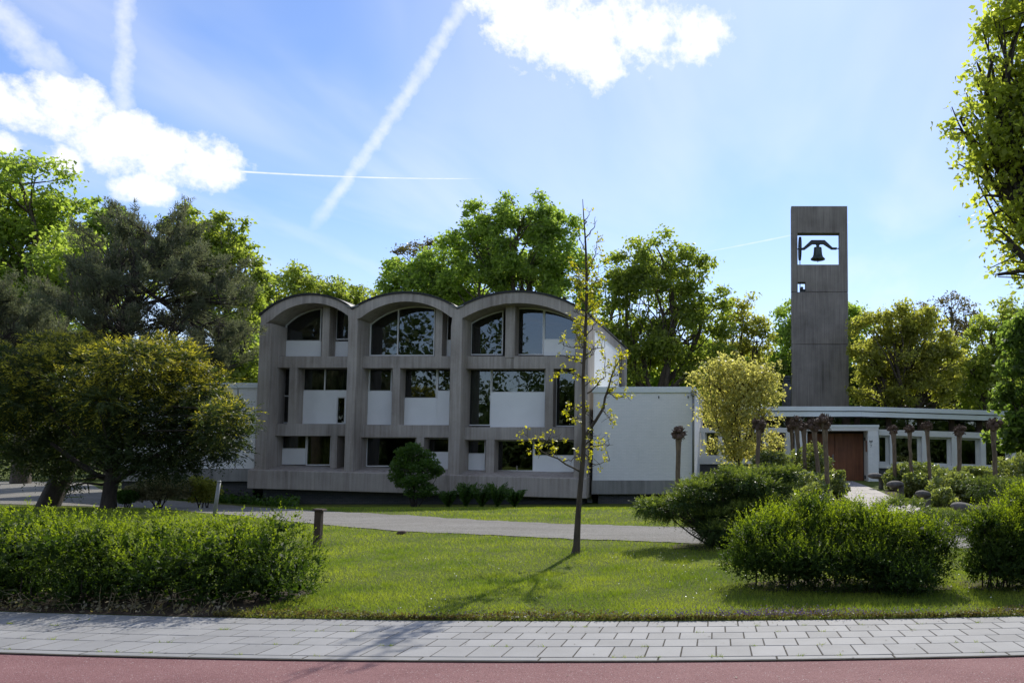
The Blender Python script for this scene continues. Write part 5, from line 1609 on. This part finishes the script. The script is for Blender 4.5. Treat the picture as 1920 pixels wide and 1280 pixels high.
# ------------------------------------------------------------------ sapling on the lawn
def z4(x, y): return 960 + x / 2.371, 360 + y / 2.371
def build_sapling():
    rng = R_(90)
    base = gpt(1079, 1037); Y = base[1]
    root = empty('sapling', base); tag(root, 'slender young tree with sparse yellow-green leaves on the lawn', 'tree')
    def q3(p, dy=0.0):
        return np.array(P(*p, Y + dy)[:])
    tr = [base + np.array([0, 0, -0.05]), q3((1081, 1020)), q3((1084, 960)), q3((1090, 890))] + [q3(z4(x, y)) for x, y in ((316, 1180), (319, 1095), (318, 950), (316, 820), (325, 650), (331, 500), (331, 350), (327, 230), (318, 100), (314, 32))]
    rad = [0.090, 0.062, 0.049, 0.044, 0.041, 0.038, 0.033, 0.030, 0.027, 0.025, 0.025, 0.017, 0.010, 0.005]
    polys = [np.array(tr)]; rads = [np.array(rad)]
    BR = [[(310, 1245), (230, 1195), (150, 1160), (90, 1110), (45, 1070)], [(150, 1160), (185, 1140), (215, 1090)], [(230, 1195), (262, 1190), (300, 1170)], [(120, 1135), (150, 1100), (180, 1090)],
          [(320, 1095), (360, 1030), (400, 960), (422, 900), (440, 820), (480, 750), (500, 710)], [(425, 890), (470, 915), (520, 903)], [(335, 895), (380, 858), (412, 815), (412, 705)], [(440, 820), (470, 815), (485, 800)],
          [(318, 940), (280, 962), (222, 985)], [(318, 1000), (285, 1012), (250, 1015)], [(322, 765), (280, 742), (200, 715)], [(326, 690), (270, 692), (205, 675)], [(318, 825), (262, 800), (200, 800)],
          [(322, 1140), (380, 1128), (450, 1122)], [(322, 1160), (365, 1210), (435, 1193)], [(330, 1120), (350, 1085), (400, 1095)], [(330, 640), (372, 590), (385, 560)], [(333, 560), (300, 540), (265, 524)],
          [(400, 960), (420, 990), (440, 1018)], [(328, 725), (380, 690), (412, 690)], [(365, 1020), (330, 985), (345, 950)], [(420, 900), (450, 870), (470, 850)], [(480, 750), (505, 735), (525, 738)],
          [(331, 500), (300, 468), (288, 430)], [(331, 450), (372, 400), (380, 380)], [(331, 420), (290, 380), (285, 350)], [(331, 350), (365, 310), (381, 205)], [(328, 260), (300, 215), (296, 190)], [(326, 205), (360, 160), (370, 110)], [(321, 150), (345, 90)], [(331, 540), (365, 520), (400, 500)], [(331, 390), (350, 350), (395, 330)], [(329, 300), (310, 270), (305, 240)], [(328, 600), (290, 590), (262, 560)], [(318, 870), (345, 840), (372, 835)], [(324, 745), (352, 730), (372, 700)]]
    for yy in np.linspace(300, 700, 13):
        sx = 1 if rng.random() < 0.5 else -1
        ln = rng.uniform(18, 62) * (0.5 + 0.5 * (yy - 200) / 500)
        BR.append([(328, yy), (328 + sx * ln * 0.6, yy - ln * 0.45), (328 + sx * ln, yy - ln * rng.uniform(0.5, 1.1))])
    C, D = [], []
    for b_ in BR:
        dy = rng.normal(0, 0.35)
        pts = [q3(z4(*p), dy * i / (len(b_) - 1)) for i, p in enumerate(b_)]
        pts = np.array(pts)
        L = np.linalg.norm(pts[-1] - pts[0])
        t = np.linspace(0, len(pts) - 1, 10)
        pp = np.stack([np.interp(t, np.arange(len(pts)), pts[:, k]) for k in range(3)], -1)
        pp[1:-1] += rng.normal(0, 0.012, (8, 3))
        r0 = 0.007 + 0.013 * min(1.0, L / 1.4)
        if b_ is BR[4]: r0 = 0.034
        polys.append(pp); rads.append(np.linspace(r0, 0.003, 10))
        # side twigs, each ending in a rosette of new leaves
        upper = b_[0][1] < 330
        for _ in range(int(5 + L * 9) if not upper else int(2 + L * 3)):
            k = rng.integers(3, 10)
            e = pp[k] + rdir(rng, 1)[0] * rng.uniform(0.05, 0.20) + np.array([0, 0, 0.04])
            polys.append(np.array([pp[k], (pp[k] + e) / 2 + rng.normal(0, 0.01, 3), e])); rads.append(np.array([0.0045, 0.0035, 0.002]))
            if rng.random() < (0.78 if not upper else 0.55):
                m = rng.integers(5, 10) if not upper else rng.integers(2, 5)
                dd = rdir(rng, m)
                C.append(e + dd * 0.045); D.append(unit(dd + np.array([0, 0, -0.3])))
    tubes('trunk', polys, rads, 'bark', root, 7)
    C = np.concatenate(C); D = np.concatenate(D)
    L = rng.uniform(0.035, 0.07, len(C))
    V, Fq = leaf_quads(C, D, L, L * 0.75, rng, up=1.2)
    obj('crown', V, Fq, 'leaf_sapling', root)
build_sapling()

# ------------------------------------------------------------------ pollarded trees
def ico_points():
    bm = bmesh.new(); bmesh.ops.create_icosphere(bm, subdivisions=1, radius=1.0)
    v = np.array([x.co[:] for x in bm.verts]); f = [[q.index for q in x.verts] for x in bm.faces]
    bm.free(); return v, f
ICO = ico_points()
def pollard(label, top, foot, Y, knob, seed, r0=0.10):
    rng = R_(seed)
    b_ = base_at(foot[0], Y)
    t_ = np.array(P(top[0], top[1], Y)[:])
    root = empty('pollard_tree', b_); tag(root, label, 'tree', 'pollarded trees before the entrance')
    n = 9
    t = np.linspace(0, 1, n)[:, None]
    line = b_ + np.array([0, 0, -0.1]) + (t_ - b_ + np.array([0, 0, 0.1])) * t + rng.normal(0, 0.012, (n, 3)) * np.sin(t * math.pi)
    rad = np.interp(t[:, 0], [0, 0.1, 0.8, 1.0], [r0 * 1.25, r0 * 1.02, r0 * 0.95, r0 * 1.5])
    tubes('trunk', [line], [rad], 'bark_pollard', root, 10)
    V, Fc = [], []
    for _ in range(22):
        d = rdir(rng, 1)[0] * np.array([1, 1, 0.75])
        c = t_ + d * knob * rng.uniform(0.4, 1.0)
        r = knob * rng.uniform(0.22, 0.42)
        k = len(V) * len(ICO[0])
        V.append(c + ICO[0] * r * (1 + rng.normal(0, 0.12, (len(ICO[0]), 1))))
        Fc += [tuple(i + k for i in f) for f in ICO[1]]
    V = np.concatenate(V).tolist()
    st, sr = [], []
    for _ in range(60):
        d = unit(rdir(rng, 1)[0] + np.array([0, 0, 0.35]))
        a = t_ + d * knob * 0.7
        st.append(np.array([a, a + d * knob * rng.uniform(0.25, 0.5)])); sr.append(np.array([0.014, 0.009]))
    tv, tf = tube_np(st, sr, 4, caps=True)
    k = len(V)
    V += tv.tolist(); Fc += [tuple(i + k for i in f) for f in tf]
    obj('crown', V, Fc, 'knob', root, smooth=False)
PO = [((1273, 813), (1269, 930), 27.0, 0.23, 'pollard standing alone before the white wing corner'),
      ((1423, 797), (1420, 900), 29.5, 0.27, 'pollard in front of the golden shrub'),
      ((1484, 803), (1487, 880), 34.0, 0.18, 'smallest pollard, first of the crowded five left of the door'),
      ((1494, 792), (1500, 885), 32.0, 0.27, 'second of the crowded five pollards left of the door'),
      ((1507, 801), (1511, 895), 31.0, 0.18, 'leaning pollard with small knob, third of the crowded five'),
      ((1526, 798), (1538, 900), 29.5, 0.27, 'fourth of the crowded five pollards, in front of the door leaf'),
      ((1546, 793), (1553, 935), 26.5, 0.27, 'nearest pollard of the crowded five, in front of the door'),
      ((1675, 806), (1679, 895), 32.5, 0.19, 'first pollard right of the door porch'),
      ((1705, 804), (1709, 910), 30.0, 0.17, 'second pollard right of the door porch, with a narrow trunk'),
      ((1738, 800), (1745, 915), 29.0, 0.19, 'third pollard right of the door porch'),
      ((1799, 808), (1797, 905), 31.0, 0.23, 'fourth pollard right of the door porch, wide flat knob'),
      ((1862, 798), (1868, 915), 28.0, 0.26, 'last pollard, beside the hanging leafy tree')]
for i, (t_, f_, Y, k, lab) in enumerate(PO):
    pollard(lab, t_, f_, Y, k * 1.12, 100 + i, r0=0.085 if i not in (2, 8, 9) else 0.065)

# ------------------------------------------------------------------ mushroom-shaped concrete bollards
def bollard(label, stem_px, base_py, cap, ang, tilt, stem_h, seed):
    g = gpt(stem_px, base_py)
    root = empty('path_bollard', g); tag(root, label, 'bollard', 'mushroom bollards along the path')
    a, b_, h = cap
    ca, sa = math.cos(ang), math.sin(ang)
    def place(p):
        # long axis u, tilt about the short axis
        u, v, w = p
        uu = u * math.cos(tilt) + w * math.sin(tilt); ww = -u * math.sin(tilt) + w * math.cos(tilt)
        return (g[0] + uu * ca - v * sa, g[1] + uu * sa + v * ca, g[2] + stem_h + ww)
    n = 28
    rings = [(0.42, -0.075), (0.80, -0.035), (0.97, -0.005), (1.0, 0.02), (0.96, 0.055), (0.84, 0.088), (0.62, 0.115), (0.34, 0.132), (0.06, 0.138)]
    V, Fc = [], []
    for s, w in rings:
        for i in range(n):
            t = 2 * math.pi * i / n
            e = 0.8
            cu = math.copysign(abs(math.cos(t)) ** e, math.cos(t)); cv = math.copysign(abs(math.sin(t)) ** e, math.sin(t))
            V.append(place((a * s * cu + a * 0.70, b_ * s * cv, w * h / 0.138)))
    for j in range(len(rings) - 1):
        for i in range(n):
            Fc.append((j * n + i, j * n + (i + 1) % n, (j + 1) * n + (i + 1) % n, (j + 1) * n + i))
    Fc.append(tuple(range(n))); Fc.append(tuple((len(rings) - 1) * n + i for i in range(n)))
    obj('cap', V, Fc, 'bollard', root, smooth=True)
    top = place((0.0, 0, -0.02))
    V, Fc = [], []
    for k, (z, r) in enumerate(((-0.06, 1.15), (0.12, 1.0), (0.6, 0.9), (1.02, 1.1))):
        for i in range(14):
            t = 2 * math.pi * i / 14
            f = max(0, z)
            V.append((g[0] + (top[0] - g[0]) * f + 0.105 * r * math.cos(t), g[1] + (top[1] - g[1]) * f + 0.10 * r * math.sin(t), g[2] + (top[2] - g[2]) * z))
    for j in range(3):
        for i in range(14):
            Fc.append((j * 14 + i, j * 14 + (i + 1) % 14, (j + 1) * 14 + (i + 1) % 14, (j + 1) * 14 + i))
    Fc.append(tuple(range(14))); Fc.append(tuple(42 + i for i in range(14)))
    obj('stem', V, Fc, 'bollard', root, smooth=True)
bollard('mushroom bollard nearest the entrance door', 1652, 916, (0.33, 0.24, 0.16), math.pi + 0.15, -0.06, 0.48, 1)
bollard('second mushroom bollard from the door', 1690, 934, (0.31, 0.23, 0.16), math.pi + 0.1, 0.02, 0.47, 2)
bollard('third mushroom bollard from the door, with a thin stem', 1739, 955, (0.23, 0.22, 0.14), math.pi + 0.5, -0.12, 0.42, 3)
bollard('mushroom bollard farthest from the door, its cap tipped towards the bushes', 1826, 976, (0.36, 0.27, 0.17), math.pi + 0.1, -0.22, 0.24, 4)

# ------------------------------------------------------------------ posts and small things on the lawn
g = gpt(595, 1025)
ps = empty('wooden_post', g); tag(ps, 'short brown wooden post with a flat cap next to the hedge end', 'post')
u = g[1] / F
MB().hexa([(g[0] - 6 * u, g[1] - 0.06, g[2] - 0.1), (g[0] + 6 * u, g[1] - 0.06, g[2] - 0.1), (g[0] + 6 * u, g[1] + 0.06, g[2] - 0.1), (g[0] - 6 * u, g[1] + 0.06, g[2] - 0.1),
           (g[0] - 5 * u, g[1] - 0.055, g[2] + 67 * u), (g[0] + 7 * u, g[1] - 0.055, g[2] + 67 * u), (g[0] + 7 * u, g[1] + 0.055, g[2] + 67 * u), (g[0] - 5 * u, g[1] + 0.055, g[2] + 67 * u)]).build('shaft', 'wood_post', ps, bevel=0.008)
MB().hexa([(g[0] - 8 * u, g[1] - 0.09, g[2] + 67.2 * u), (g[0] + 12 * u, g[1] - 0.09, g[2] + 66.6 * u), (g[0] + 12 * u, g[1] + 0.09, g[2] + 66.6 * u), (g[0] - 8 * u, g[1] + 0.09, g[2] + 67.2 * u),
           (g[0] - 7 * u, g[1] - 0.08, g[2] + 71 * u), (g[0] + 11 * u, g[1] - 0.08, g[2] + 70 * u), (g[0] + 11 * u, g[1] + 0.08, g[2] + 70 * u), (g[0] - 7 * u, g[1] + 0.08, g[2] + 71 * u)]).build('cap', 'wood_post', ps, bevel=0.006)
g = gpt(401, 969); t_ = np.array(P(411, 903, g[1] + 0.05)[:])
mp = empty('metal_pole', g); tag(mp, 'thin leaning grey metal pole between hedge and gravel drive', 'pole')
tubes('shaft', [np.array([g - [0, 0, 0.1], (g + t_) / 2, t_])], [np.array([0.048, 0.046, 0.045])], 'metal', mp, 12, caps=True)
tubes('cap', [np.array([t_ - [0, 0, 0.01], t_ + [0, 0, 0.012], t_ + [0, 0, 0.035]])], [np.array([0.052, 0.052, 0.03])], 'metal', mp, 12, caps=True)
g = gpt(753, 1001)
stump = MB().lathe((g[0], g[1], g[2]), [(0.12, -0.05), (0.105, 0.02), (0.085, 0.065), (0.06, 0.075)], 11).build('stump', 'wood_post', smooth=True)
tag(stump, 'low dark stump on the lawn at the drive edge', 'stump')

# ------------------------------------------------------------------ soil, grass and weeds
XS2 = np.linspace(-11.6, -5.3, 40)
Vs = np.concatenate([np.stack([XS2, arc(XS2) + 0.004, np.full(40, 0.006)], -1), np.stack([XS2, np.full(40, 10.2) + 0.2 * np.sin(XS2 * 3), np.full(40, 0.008)], -1)])
tag(obj('soil_bed', Vs, grid_faces(2, 40), 'soil'), kind='structure')
def soil_patch(cx_, cy_, rx, ry, seed):
    rng = R_(seed); n = 36
    a = np.linspace(0, 2 * math.pi, n, endpoint=False); k = 1 + rng.normal(0, 0.06, n)
    x = cx_ + rx * np.cos(a) * k; y = cy_ + ry * np.sin(a) * k
    V = [(cx_, cy_, gz(cx_, cy_) + 0.012)] + [(p, q, gz(p, q) + 0.010) for p, q in zip(x, y)]
    tag(obj('soil_bed', V, [(0, i + 1, (i + 1) % n + 1) for i in range(n)], 'soil'), kind='structure')
soil_patch(1.35, 10.5, 1.35, 0.5, 1); soil_patch(3.9, 10.6, 1.1, 0.6, 2); soil_patch(-0.3, 15.0, 1.0, 0.7, 3)
soil_patch(-11.5, 32.6, 2.5, 1.1, 4); soil_patch(1.9, 29.0, 1.7, 5.5, 5); soil_patch(7.6, 29.0, 2.0, 6.0, 6)

fp = np.array([gpt(*p) for p in FRONT]); bp = np.array([gpt(*p) for p in BACK])
def blades(Xb, Yb, h, w, rng, lean=0.5):
    n = len(Xb)
    Zb = ground_z(Xb, Yb)
    a = rng.uniform(0, 6.283, n)
    s = np.stack([np.cos(a), np.sin(a), np.zeros(n)], -1) * (w / 2)[:, None]
    b_ = np.stack([Xb, Yb, Zb - 0.004], -1)
    tip = b_ + np.stack([rng.normal(0, lean, n) * h, rng.normal(0, lean, n) * h, h], -1)
    return np.stack([b_ - s, b_ + s, tip], 1).reshape(-1, 3), np.arange(3 * n).reshape(n, 3)
def lawn_grass():
    rng = R_(120)
    n = 330000
    inv = rng.uniform(1 / 31.0 ** 0.7, 1 / 8.35 ** 0.7, n); Yb = inv ** (-1 / 0.7)
    Xb = (rng.uniform(-120, 2050, n) - CX) * Yb / F
    fy = np.interp(Xb, fp[:, 0], fp[:, 1]); by = np.interp(Xb, bp[:, 0], bp[:, 1])
    ok = (Yb > arc(Xb) + 0.02) & ((Yb < fy - 0.02 + rng.normal(0, 0.06, n)) | (Yb > by + 0.05 + rng.normal(0, 0.08, n))) & ~((Xb < -5.35) & (Yb < 10.1)) & ~((Xb > 3.65) & (Xb < 5.5) & (Yb > 16.9)) & (Yb < 33)
    ok &= ~((Xb < -17.5) & (Yb > 27))
    patch = np.sin(Xb * 1.7 + 0.6 * np.sin(Yb * 1.3)) * np.sin(Yb * 2.1 + Xb * 0.7)
    Xb, Yb, patch = Xb[ok], Yb[ok], patch[ok]
    m = len(Xb)
    h = rng.uniform(0.018, 0.048, m) * (1 + 0.35 * patch) * np.interp(Yb, [8, 14, 30], [1, 1.15, 1.6])
    w = rng.uniform(0.004, 0.008, m) * np.interp(Yb, [8, 14, 30], [1, 1.6, 4.0])
    V, Ft = blades(Xb, Yb, h, w, rng, 0.55)
    # rougher tufts
    k = 9000
    cx_ = rng.uniform(-8, 5, 60); cy_ = rng.uniform(8.9, 14.5, 60)
    j = rng.integers(0, 60, k)
    Xt = cx_[j] + rng.normal(0, 0.10, k); Yt = cy_[j] + rng.normal(0, 0.10, k)
    fy = np.interp(Xt, fp[:, 0], fp[:, 1])
    ok = (Yt > arc(Xt) + 0.02) & (Yt < fy) & ~((Xt < -5.35) & (Yt < 10.1))
    Xt, Yt = Xt[ok], Yt[ok]
    V2, F2 = blades(Xt, Yt, rng.uniform(0.04, 0.085, len(Xt)), rng.uniform(0.005, 0.008, len(Xt)), rng, 0.5)
    # verge on the near side of the cycle path
    k = 5000
    Xv = rng.uniform(-8.5, 4, k); Yv = arc(Xv) - EDGE_RED + 0.03 - rng.exponential(0.16, k)
    V3, F3 = blades(Xv, Yv, rng.uniform(0.05, 0.13, k), rng.uniform(0.005, 0.009, k), rng, 0.5)
    # weeds rooted in the joints of the pavement
    k = 70
    cx_ = rng.uniform(-8.5, 4, k); row = rng.choice([1.09, EDGE_TILES + 0.005, EDGE_TILES + 0.005, 0.54, 0.27], k)
    j = rng.integers(0, k, 900)
    X4 = cx_[j] + rng.normal(0, 0.016, 900); Y4 = arc(X4) - row[j] + rng.normal(0, 0.006, 900)
    V4, F4 = blades(X4, Y4, rng.uniform(0.008, 0.035, 900), rng.uniform(0.004, 0.008, 900), rng, 0.8)
    V = np.concatenate([V, V2, V3, V4]); n1 = len(Ft) * 3; n2 = n1 + len(F2) * 3; n3 = n2 + len(F3) * 3
    Fa = np.concatenate([Ft, F2 + n1, F3 + n2, F4 + n3])
    tag(obj('grass', V, Fa, 'grass'), 'short mown sunlit grass of the lawns', 'grass', kind='stuff')
lawn_grass()

def edge_weeds():
    rng = R_(121)
    n = 9000
    X = rng.uniform(-5.6, 5.2, n); Y = arc(X) + 0.01 + np.abs(rng.normal(0, 0.16, n)) * (0.7 + 0.5 * np.sin(X * 2.3))
    C = np.stack([X, Y, 0.012 + np.abs(rng.normal(0, 0.022, n))], -1)
    L = rng.uniform(0.016, 0.038, n)
    V, Fq = leaf_quads(C, unit(rdir(rng, n) + [0, 0, 0.2]), L, L * 0.7, rng, up=1.0)
    tag(obj('edge_weeds', V, Fq, 'leaf_weed'), 'reddish low weeds along the lawn edge by the pavement', 'weeds', kind='stuff')
    n = 1500
    X = np.concatenate([rng.normal(0.3, 0.7, n), rng.uniform(-4, 4, n // 3)]); Y = arc(X) + 0.06 + np.abs(rng.normal(0, 0.16, len(X)))
    C = np.stack([X, Y, 0.03 + np.abs(rng.normal(0, 0.02, len(X)))], -1)
    L = rng.uniform(0.010, 0.020, len(X))
    V, Fq = leaf_quads(C, rdir(rng, len(X)), L, L, rng)
    tag(obj('edge_flowers', V, Fq, 'petal'), 'tiny violet flowers among the lawn edge weeds', 'flowers', kind='stuff')
    # withered stalks and leaves in the dark foot of the hedge
    st, sr = [], []
    for _ in range(46):
        x = rng.uniform(-9.0, -5.5); a = np.array([x, float(arc(x)) + rng.uniform(0.05, 0.3), 0.0])
        d = np.array([rng.normal(0, 0.5), rng.normal(-0.1, 0.2), 1.0]); h = rng.uniform(0.12, 0.42)
        m = a + d * h * 0.6; e = m + np.array([rng.normal(0, 0.12), -0.05, rng.uniform(-0.08, 0.12)])
        st.append(np.array([a, m, e])); sr.append(np.array([0.005, 0.004, 0.002]))
    v, f = tube_np(st, sr, 4)
    n = 500
    X = rng.uniform(-9.5, -5.4, n); C = np.stack([X, arc(X) + rng.uniform(0.02, 0.3, n), 0.01 + np.abs(rng.normal(0, 0.05, n))], -1)
    L = rng.uniform(0.02, 0.07, n)
    V, Fq = leaf_quads(C, unit(rdir(rng, n)), L, L * 0.6, rng)
    Vall = np.concatenate([v, V]); Fall = np.concatenate([np.array(f), Fq + len(v)])
    tag(obj('dry_weeds', Vall, Fall, 'dry'), 'withered stalks and leaves at the foot of the hedge', 'weeds', kind='stuff')
edge_weeds()

def daisies():
    rng = R_(131)
    n = 420
    cx_ = rng.uniform(-9, 4, 30); cy_ = rng.uniform(9.2, 15.5, 30)
    j = rng.integers(0, 30, n)
    X = cx_[j] + rng.normal(0, 0.55, n); Y = cy_[j] + rng.normal(0, 0.4, n)
    ok = (Y > arc(X) + 0.1) & (Y < np.interp(X, fp[:, 0], fp[:, 1]) - 0.05) & ~((X < -5.2) & (Y < 10.3))
    X, Y = X[ok], Y[ok]; m = len(X)
    C = np.stack([X, Y, ground_z(X, Y) + rng.uniform(0.035, 0.06, m)], -1)
    D = unit(np.stack([rng.normal(0, 1, m), rng.normal(0, 1, m), rng.normal(0, 0.2, m)], -1))
    V, Fq = leaf_quads(C, D, 0.018, 0.018, rng, fold=0.0, up=6.0)
    tag(obj('daisies', V, Fq, 'frame'), 'scattered tiny white daisies in the lawn', 'flowers', kind='stuff')
daisies()

def leaf_litter():
    rng = R_(132)
    n = 420
    X = rng.uniform(-9.5, 4.5, n)
    o = np.where(rng.random(n) < 0.6, -rng.exponential(0.12, n) - 0.01, -rng.uniform(0.0, EDGE_RED - 0.05, n))
    o = np.clip(o, -EDGE_RED + 0.03, -0.01)
    Y = arc(X) + o
    Z = np.where(o < -EDGE_KERB, -0.012, 0.001) + 0.004
    D = unit(np.stack([rng.normal(0, 1, n), rng.normal(0, 1, n), rng.normal(0, 0.08, n)], -1))
    L = rng.uniform(0.008, 0.032, n)
    V, Fq = leaf_quads(np.stack([X, Y, Z], -1), D, L, L * rng.uniform(0.3, 0.7, n), rng, fold=0.05, up=7.0)
    tag(obj('leaf_litter', V, Fq, 'litter'), 'bits of dead leaf scattered over pavement and red path', 'leaf litter', kind='stuff')
leaf_litter()
